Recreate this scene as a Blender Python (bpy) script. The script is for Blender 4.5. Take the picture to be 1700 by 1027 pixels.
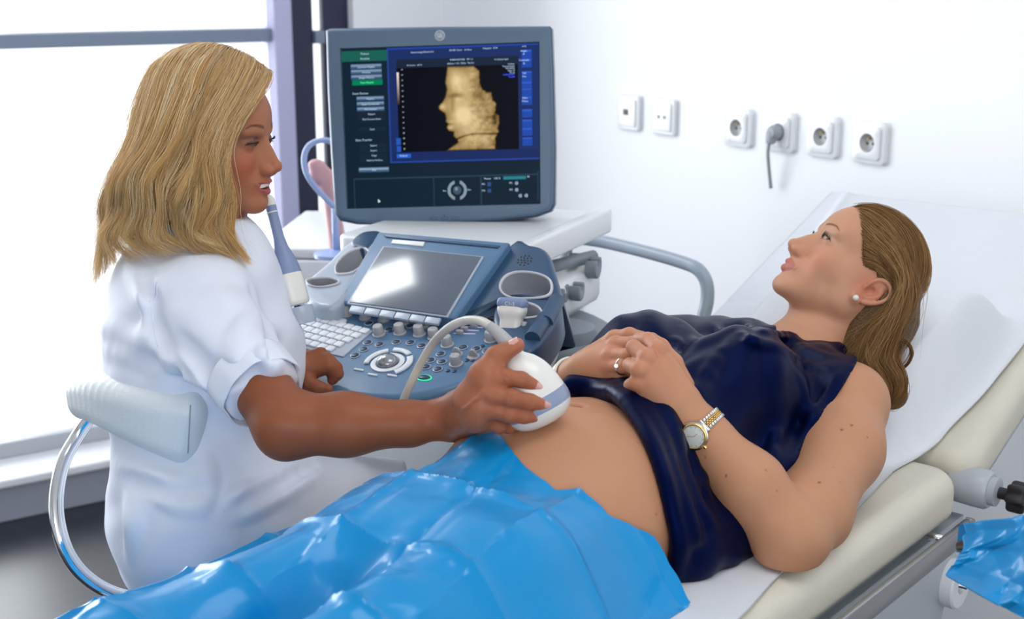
import bpy, bmesh, math, random
import numpy as np
from mathutils import Vector, Matrix
for o in list(bpy.data.objects): bpy.data.objects.remove(o)
random.seed(7); rng = np.random.default_rng(7)
SC = bpy.context.scene; COL = SC.collection
# ---------------------------------------------------------------- camera, world, lights, exposure
F, PITCH, CZ = 2200.0, math.radians(14), 1.55
cam_d = bpy.data.cameras.new('camera'); cam = bpy.data.objects.new('camera', cam_d); COL.objects.link(cam)
cam.location = (0, 0, CZ); cam.rotation_euler = (math.radians(90) - PITCH, 0, 0)
cam_d.sensor_width = 36; cam_d.lens = F / 1700 * 36; cam_d.clip_start = .05
cam_d.dof.use_dof = True; cam_d.dof.focus_distance = 1.82; cam_d.dof.aperture_fstop = 5.6
SC.camera = cam
w = bpy.data.worlds.new('world'); SC.world = w; w.use_nodes = True
bg = w.node_tree.nodes['Background']; bg.inputs[0].default_value = (.93, .97, 1, 1); bg.inputs[1].default_value = 1.6
def area(name, loc, target, sx, sy, power, col):
    d = bpy.data.lights.new(name, 'AREA'); d.shape = 'RECTANGLE'; d.size = sx; d.size_y = sy; d.energy = power; d.color = col
    o = bpy.data.objects.new(name, d); COL.objects.link(o); o.location = loc
    o.rotation_euler = (Vector(target) - Vector(loc)).to_track_quat('-Z', 'Y').to_euler(); return o
CLP = (.6, 1.1, 2.68)
area('added_ceiling_fill', CLP, (CLP[0], CLP[1], 0), 1.2, .9, 12, (1, .99, .97))  # unseen fill lamp, added overhead to brighten the room
area('added_screen_glint', (-1.18, 2.98, 2.68), (-1.18, 2.98, 0), .62, .5, 10, (.95, .98, 1))  # unseen lamp added where the touch screen mirrors it as a bright patch
area('added_rear_fill', (-.2, -2.0, 1.9), (.1, 1.9, .9), 2.4, 1.5, 34, (1, .96, .92))  # fill lamp added behind the camera to light the near sides
area('window_daylight', (-2.4, 4.0, 1.5), (.2, 2.0, .9), 2.0, 2.2, 95, (.92, .96, 1))
SC.view_settings.view_transform = 'Standard'; SC.view_settings.look = 'None'
SC.view_settings.exposure = -0.02; SC.view_settings.gamma = 1; SC.view_settings.use_curve_mapping = False
# ---------------------------------------------------------------- geometry of the view, used to measure where things stand
CP, SP = math.cos(PITCH), math.sin(PITCH)
def V(*a): return np.array(a, float)
def ray(u, v):
    a = (u - 850) / F; b = -(v - 513.5) / F
    return V(a, CP + b * SP, -SP + b * CP)
def D(u, v, d): return V(0, 0, CZ) + ray(u, v) * d          # point at distance d
def onz(u, v, z): r = ray(u, v); return V(0, 0, CZ) + r * (z - CZ) / r[2]
def onp(u, v, o, nrm):
    r = ray(u, v); o = np.asarray(o, float); return V(0, 0, CZ) + r * (np.dot(o - V(0, 0, CZ), nrm) / np.dot(r, nrm))
def nrm(a): a = np.asarray(a, float); return a / np.linalg.norm(a)
# ---------------------------------------------------------------- materials
def mat(name, col, rough=.5, metal=0, spec=.5, coat=0, sss=0, bump=0, bscale=200, attr=None, var=0, trans=0, emit=0, sheen=0, bdet=3, coatr=.1, bdist=.001, stretch=None, tint=None):
    m = bpy.data.materials.new(name); m.use_nodes = True; nt = m.node_tree; b = nt.nodes['Principled BSDF']; I = b.inputs
    I['Base Color'].default_value = (*col, 1); I['Roughness'].default_value = rough; I['Metallic'].default_value = metal
    I['Specular IOR Level'].default_value = spec
    if tint: I['Specular Tint'].default_value = (*tint, 1)
    I['Coat Weight'].default_value = coat; I['Coat Roughness'].default_value = coatr
    I['Transmission Weight'].default_value = trans; I['Sheen Weight'].default_value = sheen
    if sss: I['Subsurface Weight'].default_value = sss; I['Subsurface Radius'].default_value = (1, .35, .2); I['Subsurface Scale'].default_value = .008
    src = None
    if attr:
        a = nt.nodes.new('ShaderNodeVertexColor'); a.layer_name = attr; src = a.outputs['Color']
    tc = nt.nodes.new('ShaderNodeTexCoord'); co = tc.outputs['Object']
    if stretch:
        mp = nt.nodes.new('ShaderNodeMapping'); mp.inputs['Scale'].default_value = stretch; nt.links.new(co, mp.inputs[0]); co = mp.outputs[0]
    if var:
        n = nt.nodes.new('ShaderNodeTexNoise'); n.inputs['Scale'].default_value = 30; n.inputs['Detail'].default_value = 4; nt.links.new(tc.outputs['Object'], n.inputs['Vector'])
        mr = nt.nodes.new('ShaderNodeMapRange'); mr.inputs[3].default_value = 1 - var; mr.inputs[4].default_value = 1 + var; nt.links.new(n.outputs[0], mr.inputs[0])
        mx = nt.nodes.new('ShaderNodeMix'); mx.data_type = 'RGBA'; mx.blend_type = 'MULTIPLY'; mx.inputs[0].default_value = 1
        if src: nt.links.new(src, mx.inputs[6])
        else: mx.inputs[6].default_value = (*col, 1)
        nt.links.new(mr.outputs[0], mx.inputs[7]); src = mx.outputs[2]
    if src: nt.links.new(src, I['Base Color'])
    if emit:
        I['Emission Strength'].default_value = emit
        if src: nt.links.new(src, I['Emission Color'])
        else: I['Emission Color'].default_value = (*col, 1)
    if bump:
        n = nt.nodes.new('ShaderNodeTexNoise'); n.inputs['Scale'].default_value = bscale; n.inputs['Detail'].default_value = bdet; nt.links.new(co, n.inputs['Vector'])
        bp = nt.nodes.new('ShaderNodeBump'); bp.inputs['Strength'].default_value = bump; bp.inputs['Distance'].default_value = bdist
        nt.links.new(n.outputs[0], bp.inputs['Height']); nt.links.new(bp.outputs[0], I['Normal'])
    return m
# ---------------------------------------------------------------- objects
def tag(o, label=None, cat=None, group=None, kind=None):
    if label: o['label'] = label
    if cat: o['category'] = cat
    if group: o['group'] = group
    if kind: o['kind'] = kind
    return o
def thing(name, label, cat, loc=(0, 0, 0), group=None):
    o = bpy.data.objects.new(name, None); COL.objects.link(o); o.location = tuple(loc); o.empty_display_size = .05
    return tag(o, label, cat, group)
def wloc(o):
    l = Vector((0, 0, 0))
    while o is not None: l = l + o.location; o = o.parent
    return l
def mk(name, v, f, m, par=None, smooth=True, base=None, ang=None):
    """verts are world coordinates; stored relative to the parent's place"""
    me = bpy.data.meshes.new(name); v = np.asarray(v, float).reshape(-1, 3)
    b = np.array(wloc(par)) if par is not None else (np.asarray(base, float) if base is not None else V(0, 0, 0))
    me.from_pydata((v - b).tolist(), [], [tuple(int(i) for i in q) for q in f]); me.update()
    o = bpy.data.objects.new(name, me); COL.objects.link(o)
    if par is not None: o.parent = par
    else: o.location = tuple(b)
    for mm in (m if isinstance(m, (list, tuple)) else [m]): me.materials.append(mm)
    if smooth: me.shade_smooth()
    if ang: 
        me.set_sharp_from_angle(angle=math.radians(ang))
    return o
def merge(parts):
    vs, fs, n = [], [], 0
    for v, f in parts:
        v = np.asarray(v, float).reshape(-1, 3); vs.append(v); fs += [tuple(i + n for i in q) for q in f]; n += len(v)
    return np.concatenate(vs), fs
class Fr:
    """a local frame: origin o, axes x y z"""
    def __init__(s, o, x, y, z=None):
        s.o = np.asarray(o, float); s.x = nrm(x); y = np.asarray(y, float); y = y - s.x * (y @ s.x); s.y = nrm(y); s.z = np.cross(s.x, s.y) if z is None else nrm(z)
        s.R = np.stack([s.x, s.y, s.z], 1); s.k = 1.0
    def __call__(s, *p):
        p = np.asarray(p if len(p) > 1 else p[0], float); return s.o + (p * s.k) @ s.R.T
    def at(s, p): return Fr(s(p), s.x, s.y, s.z)
    def inv(s, p): return (np.asarray(p) - s.o) @ s.R / s.k
    def px(s, u, v, h=0):                                    # where the sight line meets the plane z=h of the frame
        return s.inv(onp(u, v, s(V(0, 0, h)), s.z))
WORLD = Fr((0, 0, 0), (1, 0, 0), (0, 1, 0))
def rbox(fr, c, size, r=.004, seg=2):
    """rounded box in frame"""
    bm = bmesh.new(); bmesh.ops.create_cube(bm, size=1); s = np.array(size)
    for q in bm.verts: q.co = Vector(np.array(q.co) * s)
    if r > 0: bmesh.ops.bevel(bm, geom=bm.edges[:], offset=min(r, min(size) * .49), segments=seg, profile=.5, affect='EDGES')
    bm.verts.index_update(); v = np.array([q.co[:] for q in bm.verts]) + np.array(c); f = [[q.index for q in p.verts] for p in bm.faces]; bm.free()
    return fr(v), f
def prism(fr, pts, z0, z1, r=.004, seg=3, rb=None):
    """outline (x,y) extruded between z0 and z1 in the frame, edges rounded top and bottom"""
    pts = np.array(pts, float); a = 0.5 * np.sum(pts[:, 0] * np.roll(pts[:, 1], -1) - np.roll(pts[:, 0], -1) * pts[:, 1])
    if a < 0: pts = pts[::-1]
    n = len(pts); e = np.roll(pts, -1, 0) - pts; e /= np.linalg.norm(e, axis=1)[:, None] + 1e-12; nn = np.stack([e[:, 1], -e[:, 0]], 1); pn = nn + np.roll(nn, 1, 0); pn /= np.maximum((pn ** 2).sum(1) / 2, .5)[:, None]
    rings = []; rb = r if rb is None else rb
    if r > 0: top = [(r * (1 - math.sin(t)), z1 - r * (1 - math.cos(t))) for t in np.linspace(0, math.pi / 2, seg + 1)]
    else: top = [(0, z1)]
    if rb > 0: bot = [(rb * (1 - math.cos(t)), z0 + rb * (1 - math.sin(t))) for t in np.linspace(0, math.pi / 2, seg + 1)]
    else: bot = [(0, z0)]
    prof = top + bot; v = []
    for ins, z in prof: v.append(np.c_[pts - pn * ins, np.full(n, z)])
    f = [tuple(range(n))]; k = len(prof)
    for j in range(k - 1):
        for i in range(n): i2 = (i + 1) % n; f.append((j * n + i, (j + 1) * n + i, (j + 1) * n + i2, j * n + i2))
    f.append(tuple((k - 1) * n + i for i in range(n))[::-1])
    return fr(np.concatenate(v)), f
def cr(P, n, closed=False):
    """Catmull-Rom resampling, n points per span"""
    P = np.array(P, float); m = len(P); out = []; rngi = range(m if closed else m - 1)
    for i in rngi:
        if closed: a, b, c, d = P[(i - 1) % m], P[i], P[(i + 1) % m], P[(i + 2) % m]
        else: b, c = P[i], P[i + 1]; a = P[i - 1] if i else 2 * b - c; d = P[i + 2] if i + 2 < m else 2 * c - b
        for t in np.arange(n) / n:
            out.append(.5 * (2 * b + (c - a) * t + (2 * a - 5 * b + 4 * c - d) * t * t + (3 * b - a - 3 * c + d) * t ** 3))
    if not closed: out.append(P[-1])
    return np.array(out)
def tube(P, r, sides=12, closed=False, cap=True, flat=None):
    P = np.array(P, float); n = len(P); r = np.broadcast_to(np.asarray(r, float), (n,)) if np.ndim(r) < 1 or len(r) == n else np.interp(np.linspace(0, 1, n), np.linspace(0, 1, len(r)), r)
    T = np.roll(P, -1, 0) - np.roll(P, 1, 0) if closed else np.gradient(P, axis=0); T /= np.linalg.norm(T, axis=1)[:, None] + 1e-12
    u = np.cross(T[0], (0, 0, 1)); u = nrm(u) if np.linalg.norm(u) > .1 else nrm(np.cross(T[0], (1, 0, 0))); v = []
    for i in range(n):
        u = u - T[i] * (u @ T[i]); u = nrm(u); w_ = np.cross(T[i], u); a = np.arange(sides) * 2 * math.pi / sides
        fl = flat if flat else 1
        v.append(P[i] + r[i] * (np.cos(a)[:, None] * u + fl * np.sin(a)[:, None] * w_))
    f = []
    for i in range(n if closed else n - 1):
        i2 = (i + 1) % n
        for j in range(sides): j2 = (j + 1) % sides; f.append((i * sides + j, i2 * sides + j, i2 * sides + j2, i * sides + j2))
    v = np.concatenate(v)
    if cap and not closed: f += [tuple(range(sides)), tuple((n - 1) * sides + j for j in range(sides))[::-1]]
    return v, f
def lathe(fr, prof, seg=24, cap=True, sx=1, sy=1, a0=0, a1=2 * math.pi):
    """profile of (radius, height) turned round the frame's z"""
    v = []; full = a1 - a0 > 6.28; m = seg if full else seg + 1; a = a0 + np.arange(m) * (a1 - a0) / seg
    for r_, z in prof: v.append(np.c_[r_ * np.cos(a) * sx, r_ * np.sin(a) * sy, np.full(m, z)])
    f = []
    for i in range(len(prof) - 1):
        for j in range(m if full else m - 1): j2 = (j + 1) % m; f.append((i * m + j, i * m + j2, (i + 1) * m + j2, (i + 1) * m + j))
    if cap and full: f += [tuple(range(m))[::-1], tuple((len(prof) - 1) * m + j for j in range(m))]
    return fr(np.concatenate(v)), f
def rrect(w_, h, r, n=5, cx=0, cy=0):
    out = []
    for sx, sy, a0 in ((1, 1, 0), (-1, 1, 90), (-1, -1, 180), (1, -1, 270)):
        for k in range(n + 1):
            a = math.radians(a0 + 90 * k / n); out.append((cx + sx * (w_ / 2 - r) + r * math.cos(a), cy + sy * (h / 2 - r) + r * math.sin(a)))
    return out
def cutout(o, cutters):
    """carve cutter meshes out of an object, keep only the result"""
    tmp = []
    for v, f in cutters:
        c = mk('cutter', v, f, None if False else o.data.materials[0]); tmp.append(c)
        md = o.modifiers.new('b', 'BOOLEAN'); md.object = c; md.operation = 'DIFFERENCE'; md.solver = 'EXACT'
    dg = bpy.context.evaluated_depsgraph_get(); dg.update(); me = bpy.data.meshes.new_from_object(o.evaluated_get(dg)); o.modifiers.clear(); old = o.data; o.data = me; me.name = old.name
    for c in tmp: bpy.data.objects.remove(c)
    me.shade_smooth(); me.set_sharp_from_angle(angle=math.radians(35)); return o
def text(fr, s, size, x, y, z, align='LEFT', sx=1, ext=0, bold=0):
    """writing as flat mesh in the frame's xy plane"""
    c = bpy.data.curves.new('t', 'FONT'); c.body = s; c.size = size; c.align_x = align; c.resolution_u = 2; c.offset = bold; c.extrude = ext
    o = bpy.data.objects.new('t', c); COL.objects.link(o); dg = bpy.context.evaluated_depsgraph_get(); me = o.to_mesh(depsgraph=dg)
    v = np.array([q.co[:] for q in me.vertices]).reshape(-1, 3) * V(sx, 1, 1) + V(x, y, z); f = [tuple(p.vertices) for p in me.polygons]; o.to_mesh_clear(); bpy.data.objects.remove(o); bpy.data.curves.remove(c)
    return fr(v), f
def colattr(o, cols, name='tint'):
    a = o.data.color_attributes.new(name, 'FLOAT_COLOR', 'POINT'); c = np.ones((len(o.data.vertices), 4), np.float32); c[:, :3] = cols; a.data.foreach_set('color', c.ravel())
# ---------------------------------------------------------------- smooth solids: distance fields meshed as one continuous skin
class Sol:
    def __init__(s): s.ops = []
    def _a(s, kind, fn, lo, hi, k): s.ops.append((kind, fn, np.minimum(lo, hi), np.maximum(lo, hi), k)); return s
    def cone(s, a, b, ra, rb, k=.01, kind='u'):
        a = np.asarray(a, float); b = np.asarray(b, float); ba = b - a; L = max(ba @ ba, 1e-9); m = max(ra, rb)
        def fn(X, Y, Z):
            px, py, pz = X - a[0], Y - a[1], Z - a[2]; h = np.clip((px * ba[0] + py * ba[1] + pz * ba[2]) / L, 0, 1)
            return np.sqrt((px - h * ba[0]) ** 2 + (py - h * ba[1]) ** 2 + (pz - h * ba[2]) ** 2) - (ra + (rb - ra) * h)
        return s._a(kind, fn, np.minimum(a, b) - m, np.maximum(a, b) + m, k)
    def chain(s, P, R, k=.01, kind='u'):
        R = np.broadcast_to(R, (len(P),)) if np.ndim(R) == 0 else R
        for i in range(len(P) - 1): s.cone(P[i], P[i + 1], R[i], R[i + 1], k, kind)
        return s
    def flat(s, a, b, ra, rb, ax, fl, k=.01, kind='u', fb=None):
        """cone whose section is scaled by fl along direction ax (fl<1 = thinner)"""
        a = np.asarray(a, float); b = np.asarray(b, float); ba = b - a; L = max(ba @ ba, 1e-9); ax = nrm(ax); ax = nrm(ax - ba * (ax @ ba) / L); m = max(ra, rb); fb = fl if fb is None else fb
        def fn(X, Y, Z):
            px, py, pz = X - a[0], Y - a[1], Z - a[2]; h = np.clip((px * ba[0] + py * ba[1] + pz * ba[2]) / L, 0, 1)
            qx, qy, qz = px - h * ba[0], py - h * ba[1], pz - h * ba[2]; t = qx * ax[0] + qy * ax[1] + qz * ax[2]; ff = fl + (fb - fl) * h
            g = t * (1 / ff - 1); qx, qy, qz = qx + g * ax[0], qy + g * ax[1], qz + g * ax[2]
            return (np.sqrt(qx * qx + qy * qy + qz * qz) - (ra + (rb - ra) * h)) * np.minimum(1, ff)
        return s._a(kind, fn, np.minimum(a, b) - m, np.maximum(a, b) + m, k)
    def ell(s, c, r, fr=WORLD, k=.01, kind='u'):
        """ellipsoid at local point c with radii r along the frame's axes"""
        o = fr(np.asarray(c, float)); R = fr.R; r = np.broadcast_to(np.asarray(r, float), (3,)) * fr.k; k = k * fr.k; ext = np.abs(R) @ r
        def fn(X, Y, Z):
            X, Y, Z = X - o[0], Y - o[1], Z - o[2]; l = [X * R[0, i] + Y * R[1, i] + Z * R[2, i] for i in range(3)]
            k0 = np.sqrt(sum((l[i] / r[i]) ** 2 for i in range(3))); k1 = np.sqrt(sum((l[i] / r[i] ** 2) ** 2 for i in range(3)))
            return k0 * (k0 - 1) / np.maximum(k1, 1e-6)
        return s._a(kind, fn, o - ext, o + ext, k)
    def lcone(s, fr, a, b, ra, rb, k=.01, kind='u'): return s.cone(fr(np.asarray(a, float)), fr(np.asarray(b, float)), ra * fr.k, rb * fr.k, k * fr.k, kind)
    def box(s, fr, c, h, rr, k=.01, kind='u'):
        o = fr(np.asarray(c, float)); R = fr.R; h = np.asarray(h, float) - rr; ext = np.abs(R) @ (h + rr)
        def fn(X, Y, Z):
            X, Y, Z = X - o[0], Y - o[1], Z - o[2]; q = [np.abs(X * R[0, i] + Y * R[1, i] + Z * R[2, i]) - h[i] for i in range(3)]
            return np.sqrt(sum(np.maximum(t, 0) ** 2 for t in q)) + np.minimum(np.maximum(np.maximum(q[0], q[1]), q[2]), 0) - rr
        return s._a(kind, fn, o - ext, o + ext, k)
    def plane(s, o, nn, k=.004):
        """cut away everything on the side nn points to"""
        o = np.asarray(o, float); nn = nrm(nn); B = V(9, 9, 9)
        return s._a('s', lambda X, Y, Z: -((X - o[0]) * nn[0] + (Y - o[1]) * nn[1] + (Z - o[2]) * nn[2]), -B, B, k)
    def disp(s, fn, lo, hi): return s._a('d', fn, np.asarray(lo, float), np.asarray(hi, float), 0)
    def field(s, lo, hi, h):
        lo = np.asarray(lo, float); n = np.ceil((np.asarray(hi, float) - lo) / h).astype(int) + 1
        ax = [(lo[i] + h * np.arange(n[i])).astype(np.float32) for i in range(3)]; G = np.full(n, .05, np.float32)
        for kind, fn, a, b, k in s.ops:
            m = k + 3 * h if kind != 'd' else 0
            i0 = [max(0, int(math.floor((a[i] - m - lo[i]) / h))) for i in range(3)]; i1 = [min(n[i], int(math.ceil((b[i] + m - lo[i]) / h)) + 1) for i in range(3)]
            if any(i1[i] <= i0[i] for i in range(3)): continue
            sl = tuple(slice(i0[i], i1[i]) for i in range(3)); X = ax[0][sl[0]][:, None, None]; Y = ax[1][sl[1]][None, :, None]; Z = ax[2][sl[2]][None, None, :]
            d = fn(X, Y, Z).astype(np.float32); g = G[sl]
            if kind == 'u':
                if k > 0: hh = np.maximum(k - np.abs(g - d), 0) / k; G[sl] = np.minimum(g, d) - hh * hh * k * .25
                else: G[sl] = np.minimum(g, d)
            elif kind == 's':
                d = -d
                if k > 0: hh = np.maximum(k - np.abs(g - d), 0) / k; G[sl] = np.maximum(g, d) + hh * hh * k * .25
                else: G[sl] = np.maximum(g, d)
            elif kind == 'd': G[sl] = g + d
        return lo, ax, G
    def mesh(s, lo, hi, h, keep=None):
        lo, ax, G = s.field(lo, hi, h); G[0] = G[-1] = .01; G[:, 0] = G[:, -1] = .01; G[:, :, 0] = G[:, :, -1] = .01
        ins = G < 0; n = np.array(G.shape) - 1
        cnt = np.zeros(n, np.int8)
        for dx in (0, 1):
            for dy in (0, 1):
                for dz in (0, 1): cnt += ins[dx:dx + n[0], dy:dy + n[1], dz:dz + n[2]]
        act = (cnt > 0) & (cnt < 8); idx = np.full(n, -1, np.int64); C = np.argwhere(act); idx[act] = np.arange(len(C))
        acc = np.zeros((len(C), 3)); num = np.zeros(len(C))
        for ax_ in range(3):
            o1, o2 = [i for i in range(3) if i != ax_]
            for p in (0, 1):
                for q in (0, 1):
                    a = C.copy(); a[:, o1] += p; a[:, o2] += q; b = a.copy(); b[:, ax_] += 1
                    ga = G[a[:, 0], a[:, 1], a[:, 2]].astype(float); gb = G[b[:, 0], b[:, 1], b[:, 2]].astype(float); x = (ga < 0) != (gb < 0)
                    t = np.where(x, ga / np.where(x, ga - gb, 1), 0); pos = a.astype(float); pos[:, ax_] += t; acc[x] += pos[x]; num[x] += 1
        P = lo + h * acc / num[:, None]; faces = []
        for ax_ in range(3):
            o1, o2 = [(1, 2), (2, 0), (0, 1)][ax_]
            sh = np.array(G.shape); sl = [slice(1, sh[i] - 1) for i in range(3)]; sl[ax_] = slice(0, sh[ax_] - 1); s2 = list(sl); s2[ax_] = slice(1, sh[ax_])
            A = ins[tuple(sl)]; B = ins[tuple(s2)]; E = np.argwhere(A != B); off = np.array([s_.start for s_ in sl]); flip = A[tuple(E.T)]; E = E + off
            q = []
            for d1, d2 in ((1, 1), (0, 1), (0, 0), (1, 0)):
                c = E.copy(); c[:, o1] -= d1; c[:, o2] -= d2; q.append(idx[c[:, 0], c[:, 1], c[:, 2]])
            q = np.stack(q, 1); q[~flip] = q[~flip][:, ::-1]; faces.append(q)
        Q = np.concatenate(faces)
        if keep is not None and len(Q):
            Q = Q[keep(P[Q].mean(1))]; us = np.unique(Q); mp = np.full(len(P), -1); mp[us] = np.arange(len(us)); P = P[us]; Q = mp[Q]
        return P, Q
def fastmesh(name, P, Q, m, par=None, base=None):
    me = bpy.data.meshes.new(name); b = np.array(wloc(par)) if par is not None else (np.asarray(base, float) if base is not None else V(0, 0, 0))
    me.vertices.add(len(P)); me.vertices.foreach_set('co', (P - b).astype(np.float32).ravel()); k = Q.shape[1]
    me.loops.add(len(Q) * k); me.loops.foreach_set('vertex_index', Q.ravel().astype(np.int32)); me.polygons.add(len(Q)); me.polygons.foreach_set('loop_start', np.arange(0, len(Q) * k, k, dtype=np.int32))
    me.update(calc_edges=True); me.validate(); me.shade_smooth(); o = bpy.data.objects.new(name, me); COL.objects.link(o)
    if par is not None: o.parent = par
    else: o.location = tuple(b)
    for mm in (m if isinstance(m, (list, tuple)) else [m]): me.materials.append(mm)
    return o
def relax(P, Q, it=2, f=.5):
    e = np.concatenate([Q[:, [i, (i + 1) % Q.shape[1]]] for i in range(Q.shape[1])]); e = np.concatenate([e, e[:, ::-1]])
    deg = np.bincount(e[:, 0], minlength=len(P))[:, None].clip(1)
    for _ in range(it):
        S = np.stack([np.bincount(e[:, 0], P[e[:, 1], i], len(P)) for i in range(3)], 1); P = P * (1 - f) + f * S / deg
    return P
def strands(C, r, cols=None, sides=3, tip=.25):
    """C: (n, m, 3) hair paths -> one mesh of thin tapering tubes"""
    n, m, _ = C.shape; T = np.gradient(C, axis=1); T /= np.linalg.norm(T, axis=2, keepdims=True) + 1e-9
    ref = np.broadcast_to(V(.3, -1, .2), T.shape); U = np.cross(T, ref); U /= np.linalg.norm(U, axis=2, keepdims=True) + 1e-9; W = np.cross(T, U)
    tap = np.concatenate([np.linspace(.8, 1, m // 3), np.linspace(1, tip, m - m // 3)]); r = np.broadcast_to(r, (n,))
    a = np.arange(sides) * 2 * math.pi / sides; P = C[:, :, None] + (r[:, None] * tap)[:, :, None, None] * (np.cos(a)[None, None, :, None] * U[:, :, None] + np.sin(a)[None, None, :, None] * W[:, :, None])
    P = P.reshape(-1, 3); b = (np.arange(n)[:, None, None] * m + np.arange(m - 1)[None, :, None]) * sides + np.arange(sides)[None, None]; b2 = (np.arange(n)[:, None, None] * m + np.arange(m - 1)[None, :, None]) * sides + ((np.arange(sides) + 1) % sides)[None, None]
    Q = np.stack([b, b2, b2 + sides, b + sides], -1).reshape(-1, 4)
    cc = None if cols is None else np.repeat(cols.reshape(n, -1, 3) if cols.ndim == 3 else np.repeat(cols[:, None], m, 1), sides, 1).reshape(-1, 3)
    return P, Q, cc
def rotp(p, c, ax, a):
    ax = nrm(ax); p = np.asarray(p) - c; return c + p * math.cos(a) + np.cross(ax, p) * math.sin(a) + ax * (ax @ p) * (1 - math.cos(a))
def _ev(s, P):
    P = np.atleast_2d(P); X, Y, Z = P[:, 0], P[:, 1], P[:, 2]; G = np.full(len(P), 5.)
    for kind, fn, a, b, k in s.ops:
        if kind == 'd':
            m = ((P >= a) & (P <= b)).all(1)
            if m.any(): G[m] = G[m] + fn(X, Y, Z)[m] if np.ndim(fn(X, Y, Z)) else G[m]
            continue
        d = fn(X, Y, Z)
        if kind == 'u':
            if k > 0: hh = np.maximum(k - np.abs(G - d), 0) / k; G = np.minimum(G, d) - hh * hh * k * .25
            else: G = np.minimum(G, d)
        else:
            d = -d
            if k > 0: hh = np.maximum(k - np.abs(G - d), 0) / k; G = np.maximum(G, d) + hh * hh * k * .25
            else: G = np.maximum(G, d)
    return G
Sol.ev = _ev
def _hit(s, u, v, off=0.0):
    """first surface point along a line of sight"""
    r = ray(u, v); L = np.linalg.norm(r); t = 1.1
    for _ in range(200):
        p = V(0, 0, CZ) + r * t; d = s.ev(p)[0] - off
        if d < .0004: break
        t += max(d * .7, .0004) / L
        if t > 3.2: return None
    return p
Sol.hit = _hit
def _nor(s, p, h=.002):
    return nrm([(s.ev(p + V(*(h * np.eye(3)[i]))) - s.ev(p - V(*(h * np.eye(3)[i]))))[0] for i in range(3)])
Sol.nor = _nor
# ---------------------------------------------------------------- heads: x to the person's right, y forward, z up, origin between the eyes
def head_ops(S, H, smile=0, eyes=(1, 1), full_lips=1.0, lid=.0052, gaze=0):
    q = lambda *a: H(V(*a))
    S.ell((0, -.008, .033), (.071, .091, .082), H, .02)
    S.ell((0, .030, .036), (.058, .058, .050), H, .02)
    S.ell((0, .036, -.028), (.055, .048, .062), H, .02)
    for sx in (-1, 1): S.ell((.034 * sx, .038, -.052), (.022, .028, .028), H, .02)
    S.ell((0, .030, -.068), (.043, .046, .032), H, .02)
    for sx in (-1, 1):
        S.ell((.040 * sx, .047, -.026), (.022, .026, .021), H, .018)
        S.lcone(H, (.048 * sx, -.002, -.060), (.018 * sx, .066, -.094), .015, .013, .02)
        S.ell((.058 * sx, .0, -.02), (.014, .03, .045), H, .02)
    S.ell((0, .064, -.062), (.026, .028, .024), H, .014)
    S.ell((0, .073, -.096), (.018, .0145, .014), H, .014)
    for sx in (-1, 1):
        S.ell((.031 * sx, .096, .001), (.019, .0165, .0115), H, .014, 's')
        S.lcone(H, (.013 * sx, .0795, .017), (.040 * sx, .070, .019), .0085, .007, .012)
    S.lcone(H, (0, .0785, .008), (0, .103, -.033), .0072, .0078, .010)
    S.ell((0, .1050, -.0365), (.0088, .0085, .0078), H, .006)
    S.ell((0, .078, -.026), (.0125, .020, .024), H, .008)
    for sx in (-1, 1): S.lcone(H, (.006 * sx, .076, .004), (.0105 * sx, .090, -.040), .0055, .0065, .010)
    S.lcone(H, (0, .100, -.046), (0, .088, -.052), .0035, .004, .006)
    for sx in (-1, 1):
        S.ell((.0105 * sx, .0955, -.0410), (.0068, .0105, .0072), H, .005)
        S.ell((.0060 * sx, .1030, -.0482), (.0024, .0048, .0030), H, .0025, 's')
        S.ell((.031 * sx, .0675, .0), (.0140, .0140, .0138), H, .004)
        # eye opening
        if lid > 0: 
            S.lcone(H, (.0205 * sx, .083, -.0010), (.031 * sx, .0845, lid * .18), .0012, lid * .62, .0015, 's'); S.lcone(H, (.031 * sx, .0845, lid * .18), (.0425 * sx, .076, .0008), lid * .62, .0012, .0015, 's')
            S.lcone(H, (.019 * sx, .080, .0065), (.031 * sx, .084, .0095), .0009, .0011, .003, 's'); S.lcone(H, (.031 * sx, .084, .0095), (.044 * sx, .072, .0065), .0011, .0009, .003, 's')
        # lips
        c = (.0225 * sx, .0815, -.0655 + .0045 * smile)
        S.lcone(H, (.0055 * sx, .0905, -.0602), c, .0046 * full_lips, .0020, .0035); 
        S.lcone(H, (0, .0890, -.0728 - .002 * smile), c, .0056 * full_lips, .0020, .0035)
    S.lcone(H, (-.003, .0925, -.0610), (.003, .0925, -.0610), .0036, .0036, .002)
    g = .0011 + .0034 * smile
    for sx in (-1, 1): S.lcone(H, (0, .0995 - .003 * smile, -.0662 - .0012 * smile), (.0225 * sx, .084, -.0655 + .0045 * smile), g, .0008, .002, 's')
    if smile: S.ell((0, .088, -.0675), (.017, .016, .0042), H, .002, 's')
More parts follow.
